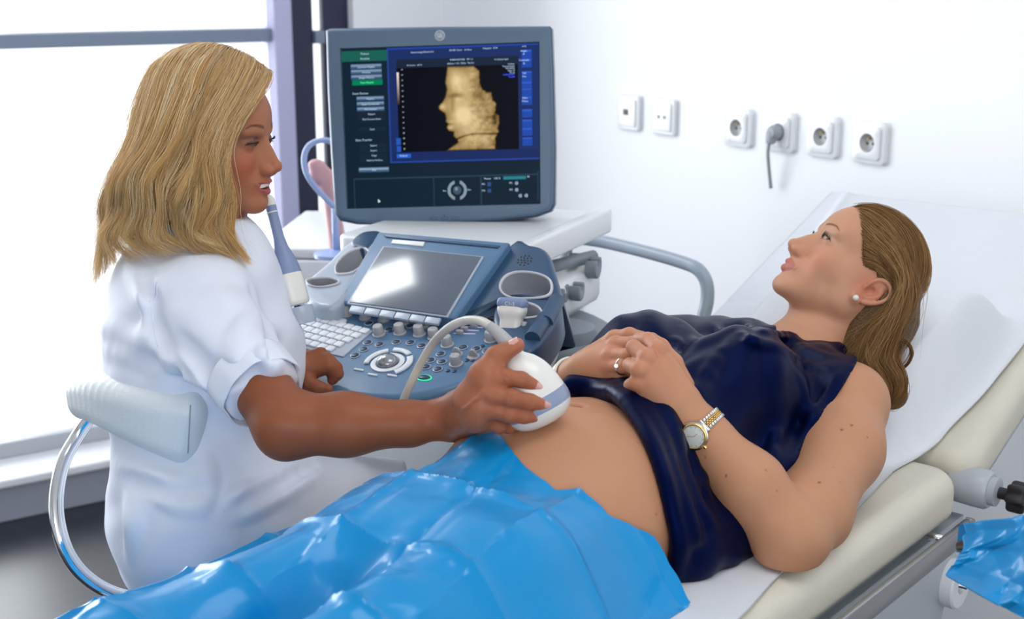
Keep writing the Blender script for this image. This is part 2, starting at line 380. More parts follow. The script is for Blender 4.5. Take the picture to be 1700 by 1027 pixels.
def ear_ops(S, H, sx=-1):
    E_ = Fr(H(V(.066 * sx, -.017, -.019)), H.y, H.z, H.x * sx)        # x forward, y up, z outwards
    E_ = Fr(E_.o, nrm(H.y + H.z * .42), nrm(H.z - H.y * .42), nrm(H.x * sx - H.y * .28)); E_.k = H.k * 1.07; K = E_.k
    S.flat(E_(V(-.004, .012, .006)), E_(V(.001, -.016, .004)), .0178 * K, .009 * K, E_.z, .32, .003 * K)
    hx = [(.012, .002, .010), (.012, .014, .011), (.006, .0245, .013), (-.006, .027, .0145), (-.016, .021, .0155), (-.019, .008, .015), (-.016, -.006, .0125), (-.009, -.017, .010)]
    S.chain([E_(V(*p)) for p in cr(hx, 3)], .0030 * K, .0018 * K)
    S.ell((.0, -.0245, .0065), (.0085, .0075, .0038), E_, .004)
    ah = [(-.004, .017, .010), (-.0095, .010, .0115), (-.0105, .0, .011), (-.006, -.010, .009)]
    S.chain([E_(V(*p)) for p in cr(ah, 3)], .0028 * K, .003 * K)
    S.ell((.0085, -.003, .0075), (.004, .0055, .004), E_, .003)
    S.ell((.001, -.002, .0105), (.0062, .0082, .0048), E_, .003, 's')
    return E_
def eye(par, H, sx, s_=1, look=(0, 1, 0), iris=(.13, .22, .34), closed=0):
    c = V(.031 * sx, .0675, 0); f0 = Fr(H(c), H.x, H.z); l = nrm(H.R @ V(*look)); a = nrm(np.cross(l, H.z)); f0 = Fr(H(c), a, np.cross(l, a)); f0 = f0 if f0.z @ l > 0 else Fr(H(c), -a, np.cross(l, a))
    r_ = .0122 * H.k; ths = np.r_[np.linspace(0, .46, 12), np.linspace(.52, math.pi, 22)]
    v, f = lathe(f0, [(r_ * math.sin(t_), r_ * math.cos(t_) + (.0004 * H.k if t_ < .47 else 0)) for t_ in ths], 32, cap=False); o = mk('eye', v, f, mat('eye_white', (.8, .8, .8), .08, coat=1, attr='tint', coatr=.02), par)
    col = []
    for t_ in ths: col += [((.004, .004, .006) if t_ < .19 else (np.array(iris) * (1.25 - abs(t_ - .34) * 3.4) if t_ < .47 else (.62, .60, .60)))] * 32
    colattr(o, np.array(col)); return o
def lashes(par, H, sx, S, top=1, n=46, length=.0085, z0=.004, rad=.00022, droop=0, m=None):
    C = []
    for k in range(n):
        t_ = k / (n - 1); x = .0195 + .0235 * t_; up = math.sin(math.pi * min(max(t_, .04), .97)); zz = z0 * up * top; y = .0815 + .0018 * up - .0085 * max(t_ - .55, 0) / .45
        b = V(x * sx, y, zz); L_ = length * (.55 + .5 * t_) * (1 if top > 0 else .5); dx = (t_ - .45) * .9; cl = rng.normal(0, .12)
        C.append([H(b + L_ * V((dx + cl) * sx * s, (1 - .35 * s) * s, top * ((.1 - droop) * s + .75 * s * s))) for s in np.linspace(0, 1, 6)])
    P, Q, _ = strands(np.array(C), rad, tip=.15); return fastmesh('eyelashes', P, Q, m, par)
def head_tint(P, H, base, lip, brow, cheek, browz=.0215, blush=.5, lid=None):
    q = H.inv(P); x = np.abs(q[:, 0]); y = q[:, 1]; z = q[:, 2]; c = np.tile(np.array(base, float), (len(P), 1)); front = np.clip((y - .035) / .02, 0, 1)
    def mixc(w_, col): c[:] = c * (1 - w_[:, None]) + np.array(col) * w_[:, None]
    w_ = np.exp(-((x - .042) / .020) ** 2 - ((z + .036) / .022) ** 2) * front * blush; mixc(w_, cheek)
    w_ = np.exp(-(x / .012) ** 2 - ((z + .038) / .012) ** 2) * front * .35 * blush; mixc(w_, cheek)
    if lid is not None: w_ = np.exp(-((x - .031) / .015) ** 2 - ((z - .0055) / .0085) ** 2) * front * .9; mixc(w_, lid)
    bz = browz + .0045 * np.sin(np.clip((x - .012) / .034, 0, 1) * math.pi * .8) - .004 * np.clip((x - .036) / .014, 0, 1); th = .0026 * np.clip(1.1 - (x - .012) / .045, .25, 1)
    w_ = np.clip(1.5 - np.abs(z - bz) / th, 0, 1) * np.clip((x - .0105) / .003, 0, 1) * np.clip((.0475 - x) / .004, 0, 1) * (y > .045); mixc(w_ * .82, brow)
    up = -.0555 - .0022 * np.exp(-(x / .0025) ** 2) - .0075 * (x / .0235) ** 2; lo_ = -.0800 + .0125 * (x / .0235) ** 2
    w_ = np.clip((up - z) / .0015 + .5, 0, 1) * np.clip((z - lo_) / .0015 + .5, 0, 1) * (x < .0235) * (y > .068); mixc(w_ * .9, lip)
    return c
M_skinP = mat('fair_skin', (.6, .4, .3), .46, spec=.2, sss=.10, attr='tint', bump=.18, bscale=900, bdist=.0006, var=.035)
M_skinT = mat('tanned_skin', (.5, .25, .15), .42, spec=.24, sss=.08, attr='tint', bump=.25, bscale=700, bdist=.0007, var=.05)
M_lash = mat('lashes', (.008, .006, .006), .5)
M_nail = mat('fingernail', (.66, .36, .31), .25, coat=.5)
def finger(S, P, R, k=.004):
    """P: joints from knuckle to tip"""
    S.chain(P, R, .0025 if False else k)
def nail(par, S, tip, nxt, up, w_=.0062, l_=.0095):
    """fingernail plate on the back of a fingertip"""
    tip = np.asarray(tip); d = nrm(tip - nxt); up = nrm(up - d * (np.asarray(up) @ d)); sd = np.cross(d, up); c = tip - d * .0015
    t_ = .012
    for _ in range(60):
        if S.ev(c + up * t_)[0] < 0: break
        t_ -= .0002
    f0 = Fr(c + up * (t_ - .0028), sd, d); n1, n2 = 9, 9; pts = []
    for i in range(n1):
        for j in range(n2):
            a = (i / (n1 - 1) - .5) * 2; b_ = (j / (n2 - 1) - .5) * 2; wv = w_ * (1 - .18 * max(b_, 0) ** 2 - .12 * max(-b_, 0) ** 2); pts.append((a * wv, b_ * l_ * .5, 0))
    pts = np.array(pts); z = .0038 - (pts[:, 0] / w_) ** 2 * .0034 - np.maximum(pts[:, 1] / l_ * 2, 0) ** 2 * .0008; zz = f0.z if f0.z @ up > 0 else -f0.z
    P = f0.o + pts[:, :1] * f0.x + pts[:, 1:2] * f0.y + z[:, None] * zz; v, q = solidify(P, n1, n2, .0008); return fastmesh('fingernail', v, q, M_nail, par)

def pushout(C, H, c, r, lo=.001, hi=.010, seed=2, lift=0):
    """keep hair outside the skull, at its own depth within the hair's thickness"""
    L = H.inv(C.reshape(-1, 3)).reshape(C.shape) - V(*c); h = np.random.default_rng(seed).uniform(lo, hi, len(C))[:, None]; q_ = np.linalg.norm(L / V(*r), axis=2); need = 1 + h / .08; t_ = np.linspace(0, 1, C.shape[1])[None]; rw = np.clip(1 - t_ / .22, 0, 1) ** .7
    f = np.where(q_ < need, need / np.maximum(q_, 1e-3), 1 + rw * ((1 + (h * .5 + lift) / .08) / np.maximum(q_, 1e-3) - 1)); return H((L * f[..., None] + V(*c)).reshape(-1, 3)).reshape(C.shape)
def ridge(S, P, r, k, sink=.5, kind='u', n=4):
    """a soft fold: a thin tapering line half sunk into the cloth"""
    P = cr(P, n); m = len(P); w_ = np.sin(np.linspace(.15, math.pi - .15, m)) ** .6; Q_ = [p - S.nor(p) * r * (sink + .9 * (1 - w)) * (1 if kind == 'u' else -1) for p, w in zip(P, w_)]; S.chain(Q_, r * (.35 + .65 * w_), k, kind)
def resamp(P, n):
    P = cr(P, 8); s_ = np.r_[0, np.cumsum(np.linalg.norm(np.diff(P, axis=0), axis=1))]; t_ = np.linspace(0, s_[-1], n); return np.stack([np.interp(t_, s_, P[:, i]) for i in range(3)], 1)
def lock(guides, n, clumps, center, m=30, layer=(.010, .003), wave=.004, nw=2.2, pull=.75, lenv=.25, spread=.0, fly=.02, seed=1, cols=None, jit=.0016):
    """hair running along a sheet of guide lines; strands gather into clumps towards their tips"""
    r_ = np.random.default_rng(seed); G = np.stack([resamp(g, m) for g in guides]); ng = len(G); t_ = np.linspace(0, 1, m)
    def at(s_):
        s_ = np.clip(s_, 0, ng - 1 - 1e-6); i = np.floor(s_).astype(int); f = (s_ - i)[:, None, None]; a = G[np.clip(i - 1, 0, ng - 1)]; b = G[i]; c = G[np.clip(i + 1, 0, ng - 1)]; d = G[np.clip(i + 2, 0, ng - 1)]
        return .5 * (2 * b + (c - a) * f + (2 * a - 5 * b + 4 * c - d) * f ** 2 + (3 * b - a - 3 * c + d) * f ** 3)
    cs = np.sort(r_.uniform(-.05, ng - .95, clumps)); cp = at(cs); out_ = cp - center; out_ /= np.linalg.norm(out_, axis=2, keepdims=True); T = np.gradient(cp, axis=1); T /= np.linalg.norm(T, axis=2, keepdims=True); side = np.cross(T, out_)
    ph = r_.uniform(0, 6.28, clumps); am = wave * r_.uniform(.5, 1.5, clumps); fr = nw * r_.uniform(.75, 1.3, clumps); env = np.clip(t_ * 1.5 - .1, 0, 1) ** 1.3
    hc = r_.uniform(-layer[0], layer[1], clumps); w1 = np.sin(6.28 * fr[:, None] * t_ + ph[:, None]) * env * am[:, None]; w2 = np.cos(6.28 * fr[:, None] * t_ + ph[:, None] * 1.3) * env * am[:, None] * .8
    cp = cp + side * w1[..., None] + out_ * (w2 + hc[:, None])[..., None]
    s_ = r_.uniform(0, ng - 1, n); own = np.abs(s_[:, None] - cs[None] + r_.normal(0, .08, (n, clumps))).argmin(1); base = at(s_); bo = base - center; bo /= np.linalg.norm(bo, axis=2, keepdims=True)
    base = base + bo * (r_.uniform(-layer[0], layer[1], n)[:, None, None] + w2[own][..., None]) + side[own] * w1[own][..., None]
    k = (pull * np.clip(t_ * 1.6, 0, 1) ** .8)[None, :, None]; fl = (r_.random(n) < fly)[:, None, None]; k = np.where(fl, k * .2, k); off = r_.normal(0, 1, (n, 1, 3)) * jit * (1 + 1.2 * t_)[None, :, None] * np.where(fl, 4 * t_[None, :, None] + .5, 1)
    C = base * (1 - k) + cp[own] * k + off
    C = C + np.sin(6.28 * (t_[None, :] * r_.uniform(1, 4, (n, 1)) + r_.random((n, 1))))[..., None] * r_.normal(0, 1, (n, 1, 3)) * .0006
    L_ = 1 - r_.random(n) ** 2 * lenv; t0 = (r_.random(n) ** 2 * .06)[:, None]; tt_ = (t0 + (1 - t0) * t_[None]) * L_[:, None] * (m - 1); i = np.clip(np.floor(tt_).astype(int), 0, m - 2); f = (tt_ - i)[..., None]; ar = np.arange(n)[:, None]; C = C[ar, i] * (1 - f) + C[ar, i + 1] * f
    cc = None
    if cols is not None:
        cols = np.array(cols); w_ = r_.dirichlet(np.ones(len(cols)) * .3, clumps)[own] * .6 + r_.dirichlet(np.ones(len(cols)) * .3, n) * .4; cc = w_ @ cols; cc = cc[:, None] * (1 + .12 * (t_ - .4))[None, :, None]
    return C, cc
def hairmat(name, rough=.34, spec=.35):
    m = mat(name, (.4, .3, .15), rough, spec=spec, attr='tint', tint=(1, .72, .42)); I = m.node_tree.nodes['Principled BSDF'].inputs; I['Anisotropic'].default_value = .5; I['Subsurface Weight'].default_value = 0; return m
def hairobj(name, sets, rad, m, par, sides=3):
    vs, qs, cs, n = [], [], [], 0
    for C, cc in sets:
        r_ = rng.uniform(.75, 1.25, len(C)) * rad; P, Q, c = strands(C, r_, cc, sides); vs.append(P); qs.append(Q + n); cs.append(c); n += len(P)
    o = fastmesh(name, np.concatenate(vs), np.concatenate(qs), m, par); colattr(o, np.concatenate(cs)); return o
def g3(lst): return np.array([D(*p) for p in lst])
# ---------------------------------------------------------------- the room
M_wall = mat('white_wall_paint', (.88, .90, .94), .55, bump=.08, bscale=120)
M_ceil = mat('ceiling_paint', (.85, .86, .87), .8)
M_floor = mat('dark_grey_vinyl', (.022, .025, .033), .3, spec=.3, var=.25, bump=.05, bscale=60)
M_curb = mat('grey_curb_paint', (.34, .36, .43), .6, bump=.05, bscale=90)
M_sill = mat('white_sill_stone', (.85, .87, .92), .35, bump=.04, bscale=50)
M_navyal = mat('navy_painted_aluminium', (.012, .017, .055), .4, bump=.03, bscale=200)
M_greyal = mat('grey_blue_painted_aluminium', (.20, .25, .34), .4, bump=.03, bscale=200)
M_lilac = mat('pale_lilac_column_paint', (.50, .50, .72), .6, bump=.05, bscale=100)
M_railal = mat('light_grey_frame_aluminium', (.45, .48, .52), .4)
g = bpy.data.materials.new('window_glass'); g.use_nodes = True; nt = g.node_tree; nt.nodes.clear()
o_ = nt.nodes.new('ShaderNodeOutputMaterial'); mx = nt.nodes.new('ShaderNodeMixShader'); tr = nt.nodes.new('ShaderNodeBsdfTransparent'); gl = nt.nodes.new('ShaderNodeBsdfGlossy'); gl.inputs['Roughness'].default_value = .02
fr_ = nt.nodes.new('ShaderNodeFresnel'); fr_.inputs[0].default_value = 1.25; nt.links.new(fr_.outputs[0], mx.inputs[0]); nt.links.new(tr.outputs[0], mx.inputs[1]); nt.links.new(gl.outputs[0], mx.inputs[2]); nt.links.new(mx.outputs[0], o_.inputs[0]); M_glass = g
er = V(.834, .552, 0); nr = V(.552, -.834, 0); er = nrm(er); nr = nrm(nr); wo = V(-1.504, 3.624, 0)
RM = Fr(wo, er, -nr, V(0, 0, 1))           # x along the window wall, -y into the room
TC = 1.60                                   # the corner with the outlet wall
def struct(name, parts, m, par=None, ang=30):
    v, f = merge(parts); o = mk(name, v, f, m, par, smooth=False)
    if par is None: o['kind'] = 'structure'
    return o
struct('floor', [rbox(RM, (-1.5, -3, -.05), (6.6, 6.8, .1), 0)], M_floor)
struct('ceiling', [rbox(RM, (-1, -3, 2.75), (7.4, 8.4, .1), 0)], M_ceil)
# window wall: low curb, sill, frame
GL = .20                                    # the glass plane, behind the curb face
struct('trim_1', [rbox(RM, (-1.5, .125, .055), (6.2, .25, .11), .004)], M_curb)
struct('trim_2', [rbox(RM, (-1.5, .11, .123), (6.2, .26, .026), .006)], M_sill)
lo_t = -4.6
def vbar(u_, w_, m, name, z0=.136, z1=2.7, dep=.09):
    r = onp(u_, 200, RM(V(0, GL, 0)), RM.y); t = RM.inv(r)[0]; return t
tL0, tL1, tD0, tD1, tE0, tE1 = [RM.inv(onp(u_, 200, RM(V(0, GL, 0)), RM.y))[0] for u_ in (450, 479, 479, 522, 538, 580)]
win = thing('window_1', None, None, RM(V(-1.5, GL, .136))); win['kind'] = 'structure'
def fb(name, t0, t1, z0, z1, m, dep=.07, off=0): return struct(name, [rbox(RM, ((t0 + t1) / 2, GL + off, (z0 + z1) / 2), (t1 - t0, dep, z1 - z0), .004)], m, win)
fb('bottom_rail', lo_t, tD0, .136, .185, M_railal)
zt0 = onp(0, 82, RM(V(0, GL - .035, 0)), RM.y)[2]; zt1 = onp(0, 57, RM(V(0, GL - .035, 0)), RM.y)[2]
fb('transom', lo_t, tL0, zt0, zt1, M_greyal)
fb('mullion', tD0, tD1, .136, 2.7, M_navyal, .03)
fb('mullion', tE0, tE1, .136, 2.7, M_navyal, .03)
fb('transom', tD1, tE0, zt0 - .01, zt1 - .01, M_greyal)
fb('glass_pane', lo_t, tL0, .18, zt0, M_glass, .008)
fb('glass_pane', lo_t, tL0, zt1, 2.7, M_glass, .008)
fb('glass_pane', tD1, tE0, .14, zt0 - .01, M_glass, .008)
struct('trim_3', [rbox(RM, ((tL0 + tL1) / 2, GL, 1.42), (tL1 - tL0, .12, 2.57), .004)], M_lilac)
struct('wall_window', [rbox(RM, ((tE1 + TC) / 2 + .1, GL + .05, 1.35), (TC - tE1 + .2, .2, 2.7), 0), rbox(RM, (-3.0 + lo_t / 2 + .0, GL, 1.35), (.2, .2, 2.7), 0)], M_wall)
# outlet wall at right angles
A0 = D(1441, 237, 3.05); ta = RM.inv(A0)[0]; TC = ta
struct('wall_back', [rbox(RM, (TC + .05, -3, 1.35), (.1, 7.0, 2.7), 0)], M_wall)
struct('wall_left', [rbox(RM, (lo_t - .1, -3, 1.35), (.1, 7.0, 2.7), 0)], M_wall)
yr = -6.3
struct('wall_rear', [rbox(RM, (-1.5, yr, .4), (6.4, .1, .8), 0), rbox(RM, (-1.5, yr, 2.5), (6.4, .1, .4), 0), rbox(RM, (-3.9, yr, 1.55), (1.6, .1, 1.5), 0), rbox(RM, (1.2, yr, 1.55), (.9, .1, 1.5), 0)], M_wall)  # unseen wall; the opening in it is added to let fill light in
# ---------------------------------------------------------------- sockets on the outlet wall
M_plast = mat('white_socket_plastic', (.80, .82, .85), .3, coat=.2)
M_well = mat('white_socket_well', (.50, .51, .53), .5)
M_black = mat('black_plastic', (.01, .01, .012), .35)
M_brass = mat('brass_pin', (.75, .55, .2), .3, metal=1)
M_greypl = mat('grey_plug_plastic', (.33, .35, .38), .45)
WF = Fr(RM(V(TC, 0, 0)), nr, V(0, 0, 1), -er)      # x along the wall to the right, y up, z into the room
WF = Fr(RM(V(TC, 0, 0)), nr, V(0, 0, 1)); 
if WF.z @ er > 0: WF = Fr(WF.o, nr, V(0, 0, 1), -er)
def holed(fr, s, r, z0, z1, hr, n=64):
    a = np.arange(n) * 2 * math.pi / n; R_ = s / 2 / np.maximum(np.abs(np.cos(a)), np.abs(np.sin(a))); R_ = np.minimum(R_, s / 2 * 1.30); rings = [(R_, z0), (R_, z1 - r), (R_ - r * .3, z1 - r * .3), (R_ - r, z1), (np.full(n, hr + .001), z1), (np.full(n, hr), z1 - .001), (np.full(n, hr), z0)]
    v = np.concatenate([np.c_[q_ * np.cos(a), q_ * np.sin(a), np.full(n, z)] for q_, z in rings]); f = [(k * n + j, k * n + (j + 1) % n, (k + 1) * n + (j + 1) % n, (k + 1) * n + j) for k in range(len(rings) - 1) for j in range(n)]; return fr(v), f
for i, (u_, v_, kind, lab) in enumerate([(1043, 187, 'net', 'white network socket plate with a small black port, leftmost on the wall'), (1101, 194, 'blank', 'white wall plate with two faint antenna sockets, second from left on the wall'),
        (1224, 212, 'sock', 'empty white power socket just left of the plugged-in grey plug'), (1294, 219, 'plug', 'white power socket holding a grey plug with a hanging cord'),
        (1364, 227, 'sock', 'empty white power socket just right of the plugged-in grey plug'), (1442, 237, 'sock', 'empty white power socket at the right end of the wall row')]):
    c = WF.px(u_, v_, .01); c[2] = 0; f0 = WF.at(c); s = .098
    t = thing('wall_socket', lab, 'wall socket', f0(V(0, 0, 0)), 'sockets on the outlet wall')
    sk = kind in ('sock', 'plug')
    pl = mk('cover_plate', *merge([holed(f0, s, .004, 0, .012, .021), holed(f0, s * .76, .002, .008, .0165, .021)] if sk else [prism(f0, rrect(s, s, .008), 0, .012, .004), prism(f0, rrect(s * .78, s * .78, .006), .011, .016, .003)]), M_plast, t, ang=40)
    if kind in ('sock', 'plug'):
        mk('socket_well', *lathe(f0, [(.0, .0035), (.0200, .0035), (.0209, .0160)], 28, cap=False), M_well, t)
        mk('marking', *text(f0, 'I  IIII II', .006, 0, .03, .0165, 'CENTER'), M_greypl, t, smooth=False)
        if kind == 'sock':
            for sx in (-1, 1): mk('pin_hole', *lathe(f0.at(V(.0085 * sx, -.002, .0046)), [(.0028, 0), (.0028, .0008)], 12), M_black, t)
            mk('earth_pin', *lathe(f0.at(V(0, .0095, .0046)), [(.0026, 0), (.0026, .009), (.001, .0105)], 12), M_brass, t)
    elif kind == 'net':
        mk('port', *rbox(f0, (-.004, .002, .0165), (.021, .016, .003), .001), M_black, t)
    else:
        for sx in (-1, 1): mk('antenna_jack', *lathe(f0.at(V(.012 * sx, 0, .016)), [(.005, 0), (.005, .002), (.003, .002), (.003, .0)], 16), M_well, t)
    if kind == 'plug':
        p = thing('power_plug', 'grey power plug with a short cord in the second socket of four', 'plug', f0(V(0, 0, .01)))
        mk('plug_body', *merge([lathe(f0, [(.019, .006), (.0195, .02), (.018, .034), (.012, .042)], 24), rbox(f0, (-.004, -.012, .034), (.022, .034, .02), .006)]), M_greypl, p, ang=50)
        mk('cord', *tube(cr([f0(V(-.006, -.02, .036)), f0(V(-.01, -.045, .036)), f0(V(-.012, -.08, .03)), f0(V(-.012, -.14, .018))], 6), .0045, 10), M_greypl, p)
# ---------------------------------------------------------------- examination table
M_cream = mat('cream_leather', (.66, .63, .53), .42, bump=.5, bscale=420, bdist=.0012, var=.03)
M_tfr = mat('grey_enamel_frame', (.42, .46, .50), .4, coat=.2)
M_steel = mat('brushed_steel', (.36, .37, .38), .24, metal=1, bump=.1, bscale=80, stretch=(1, 1, 12))
M_chrome = mat('chrome', (.85, .86, .88), .07, metal=1)
AZ = math.radians(40); te = V(math.sin(AZ), math.cos(AZ), 0); tn = V(-te[1], te[0], 0)
B0 = V(.672, 1.845, .85); TW = .58; TH = math.radians(21)
TF = Fr(B0, te, tn, V(0, 0, 1))             # x towards the head end, y across to the far side, z above the mattress
BF = Fr(B0 + te * .012, te * math.cos(TH) + V(0, 0, math.sin(TH)), tn)   # the raised back section
tb = thing('examination_table', 'cream padded examination table with raised back section and grey frame under the patient', 'examination table', TF(V(-.5, TW / 2, -.85)))
def pad(fr, x0, x1, th, r=.035):
    s_ = Sol(); s_.box(fr, ((x0 + x1) / 2, TW / 2, -th / 2), ((x1 - x0) / 2, TW / 2, th / 2), r, 0); return s_
def solmesh(name, s_, pts, h, m, par, pad_=.06, it=1, f=.5):
    pts = np.array(pts); P, Q = s_.mesh(pts.min(0) - pad_, pts.max(0) + pad_, h)
    if it: P = relax(P, Q, it, f)
    return fastmesh(name, P, Q, m, par)
for nm, fr, x0, x1, th in (('seat_mattress', TF, -1.5, -.004, .075), ('back_mattress', BF, .002, .73, .075)):
    v, f = prism(Fr(fr.o, fr.x, fr.y), rrect(x1 - x0, TW, .045, 8, (x0 + x1) / 2, TW / 2), -th, 0, .03, 6, .02); mk(nm, v, f, M_cream, tb, ang=60)
mk('seat_frame', *rbox(TF, (-.76, TW / 2, -.10), (1.44, TW - .06, .05), .008), M_tfr, tb, ang=40)
mk('back_frame', *rbox(BF, (.40, TW / 2, -.10), (.68, TW - .05, .05), .01), M_tfr, tb, ang=40)
mk('side_panel', *prism(Fr(TF(V(0, .03, 0)), te, V(0, 0, 1)), [(-1.4, -.1), (.06, -.1), (.0, -.26), (-.25, -.30), (-1.2, -.36)], -.01, .012, .003), M_tfr, tb, ang=40)
mk('pedestal', *rbox(TF, (-.75, TW / 2, -.5), (.5, .34, .62), .03), M_tfr, tb, ang=40)
mk('foot_plate', *rbox(TF, (-.75, TW / 2, -.825), (1.15, .5, .05), .02), M_tfr, tb, ang=40)
# hinge at the near corner, with its black knob
HF = Fr(TF(V(.045, .0, -.045)), te, V(0, 0, 1)); HF = HF if HF.z @ tn < 0 else Fr(HF.o, -te, V(0, 0, 1))
hj = mk('hinge_joint', *merge([lathe(HF, [(.028, -.035), (.03, .0), (.03, .018), (.026, .024)], 28), lathe(HF, [(.022, .02), (.022, .034), (.014, .036)], 24)]), M_tfr, tb, ang=40)
kp = [((.021 + .003 * math.cos(6 * a)) * math.cos(a), (.021 + .003 * math.cos(6 * a)) * math.sin(a)) for a in np.linspace(0, 2 * math.pi, 72, endpoint=False)]
mk('knob', *merge([lathe(HF, [(.009, .034), (.009, .058)], 16), prism(HF, kp, .05, .078, .006)]), mat('black_rubber_knob', (.012, .012, .014), .5, bump=.1), tb, ang=50)
# steel side rail
RF = Fr(TF(V(0, -.028, -.074)), te, V(0, 0, 1))
rl = mk('side_rail', *rbox(RF, (-.80, 0, 0), (1.5, .034, .010), .003), M_steel, tb, ang=40)
rx = -.05
mk('rail_end', *merge([lathe(RF.at(V(-.05, 0, 0)), [(.017, -.005), (.017, .005)], 24)]), M_steel, tb, ang=40)
for x_ in (-.10, -.62, -1.1): mk('rail_mount', *merge([tube([TF(V(x_, -.026, -.078)), TF(V(x_, .03, -.078))], .006, 14)]), M_chrome, tb)
# paper sheet: lies over both sections
def bedz(x, y):
    """mattress height at table coordinates x, y (x along the surface)"""
    xx = np.asarray(x, float); h = np.where(xx < .0, 0, np.sin(TH) * np.clip(xx, 0, 9)); return h
def bed(s_, y, h=0.0):
    s_, y = np.broadcast_arrays(np.asarray(s_, float), np.asarray(y, float)); k = .03
    a = np.where(s_ < 0, s_, s_ * math.cos(TH)); z = np.where(s_ < 0, 0, s_ * math.sin(TH)); z = z + np.maximum(k - np.abs(s_), 0) ** 2 / k * .1
    nx = np.where(s_ < 0, 0, -math.sin(TH)); nz = np.where(s_ < 0, 1, math.cos(TH)); hh = np.broadcast_to(h, s_.shape)
    return TF(np.stack([a + nx * hh, y, z + nz * hh], -1))
def grid(nu, nv):
    i = np.arange(nu * nv).reshape(nu, nv); return np.stack([i[:-1, :-1], i[1:, :-1], i[1:, 1:], i[:-1, 1:]], -1).reshape(-1, 4)
def vnoise(x, y, seed=0, oct=3):
    """smooth value noise in two dimensions"""
    out = 0; amp = 1; r_ = np.random.default_rng(seed)
    for _ in range(oct):
        g_ = r_.random((64, 64)); xi = np.floor(x).astype(int); yi = np.floor(y).astype(int); fx = x - xi; fy = y - yi; fx = fx * fx * (3 - 2 * fx); fy = fy * fy * (3 - 2 * fy)
        q = lambda a, b: g_[a % 64, b % 64]
        out = out + amp * (q(xi, yi) * (1 - fx) * (1 - fy) + q(xi + 1, yi) * fx * (1 - fy) + q(xi, yi + 1) * (1 - fx) * fy + q(xi + 1, yi + 1) * fx * fy - .5); x = x * 2.1 + 3; y = y * 2.1 + 7; amp *= .5
    return out
def solidify(P, nu, nv, th):
    """give a grid sheet its thickness"""
    G = P.reshape(nu, nv, 3); a = np.gradient(G, axis=0); b = np.gradient(G, axis=1); N = np.cross(a, b); N /= np.linalg.norm(N, axis=2, keepdims=True) + 1e-12
    if N[..., 2].mean() < 0: N = -N
    top = P; bot = (G - N * th).reshape(-1, 3); Q = grid(nu, nv); k = nu * nv
    i = np.arange(k).reshape(nu, nv); rim = []
    for e_ in (i[:, 0], i[-1, :], i[::-1, -1], i[0, ::-1]): rim.append(np.stack([e_[:-1], e_[1:], e_[1:] + k, e_[:-1] + k], 1))
    return np.concatenate([top, bot]), np.concatenate([Q, Q[:, ::-1] + k] + rim)
M_paper = mat('white_exam_paper', (.70, .73, .78), .6, bump=.25, bscale=260, var=.02)
nu, nv = 320, 150; S_, T_ = np.meshgrid(np.linspace(-.80, .735, nu), np.linspace(0, 1, nv), indexing='ij')
pe_ = np.array([TF.inv(onz(u_, v_, .853)) for u_, v_ in ((1215, 1040), (1246, 1010), (1284, 965), (1335, 915), (1420, 848), (1482, 782), (1545, 748), (1562, 742))]); pf_ = np.array([BF.inv(onp(u_, v_, BF.o, BF.z)) for u_, v_ in ((1575, 735), (1640, 655), (1700, 578))])
ps_ = np.r_[-1.0, pe_[:, 0], np.maximum(pf_[:, 0], .01), .74]; py_ = np.r_[pe_[0, 1], pe_[:, 1], pf_[:, 1], pf_[-1, 1]]; o_i = np.argsort(ps_); nearedge = np.interp(S_, ps_[o_i], py_[o_i])
def blur1(a, k):
    for _ in range(k): a = np.concatenate([a[:1], (a[:-2] + 2 * a[1:-1] + a[2:]) / 4, a[-1:]])
    return a
nearedge = blur1(nearedge, 30)
Y_ = nearedge + T_ ** 1.25 * (TW - nearedge)
H_ = .003 + .0025 * (1 + vnoise(S_ * 6, Y_ * 7, 3)) + .004 * np.exp(-((Y_ - .47 - .1 * S_) / .008) ** 2) * (S_ > 0.2)
sst = lambda t_: (lambda c: c * c * (3 - 2 * c))(np.clip(t_, 0, 1))
bump_ = np.interp(S_, [-.13, -.09, -.04, .05, .15, .22, .30, .38], [0, .03, .088, .110, .130, .130, .085, 0])
bump_ = blur1(bump_, 24) * sst((Y_ - nearedge - .004) / .062) * sst((.50 - Y_) / .10); H_ = H_ + np.where(np.abs(S_ - .1) < .2, .0015 * np.sin(Y_ * 60 + S_ * 25), 0)      # raised by the cushion under her head
P_ = bed(S_, Y_, H_).reshape(-1, 3); P_[:, 2] += bump_.ravel()
v_, q_ = solidify(P_, nu, nv, .0012)
tag(fastmesh('examination_paper', v_, q_, M_paper, None, TF(V(0, TW / 2, 0))), 'white examination paper spread over the cream table under the patient', 'paper sheet')
# paper roll under the near side
rc = onp(1584, 968, TF(V(0, .01, 0)), tn); rf = Fr(rc, te, V(0, 0, 1)); rf = rf if rf.z @ tn < 0 else Fr(rc, -te, V(0, 0, 1))
rt = thing('paper_roll', 'roll of white paper hanging under the near side of the table', 'paper roll', rc)
mk('paper', *lathe(rf, [(.014, .012), (.035, .012), (.038, .009), (.038, -.24), (.014, -.24), (.014, .012)], 48, cap=False), M_paper, rt, ang=40)
mk('core', *lathe(rf, [(.0, .002), (.0138, .002), (.0138, -.24), (.0, -.24)], 32, cap=False), mat('dark_core', (.02, .018, .018), .7), rt, ang=40)
mk('spindle', *lathe(rf, [(.004, .02), (.004, -.26)], 16), M_chrome, rt)
# blue sheet at the lower right, hanging over a low trolley
M_blue = mat('blue_nonwoven_drape', (.0, .255, .60), .40, spec=.35, bump=.10, bscale=330, var=.04, coat=.55, coatr=.16, tint=(.3, .7, 1))
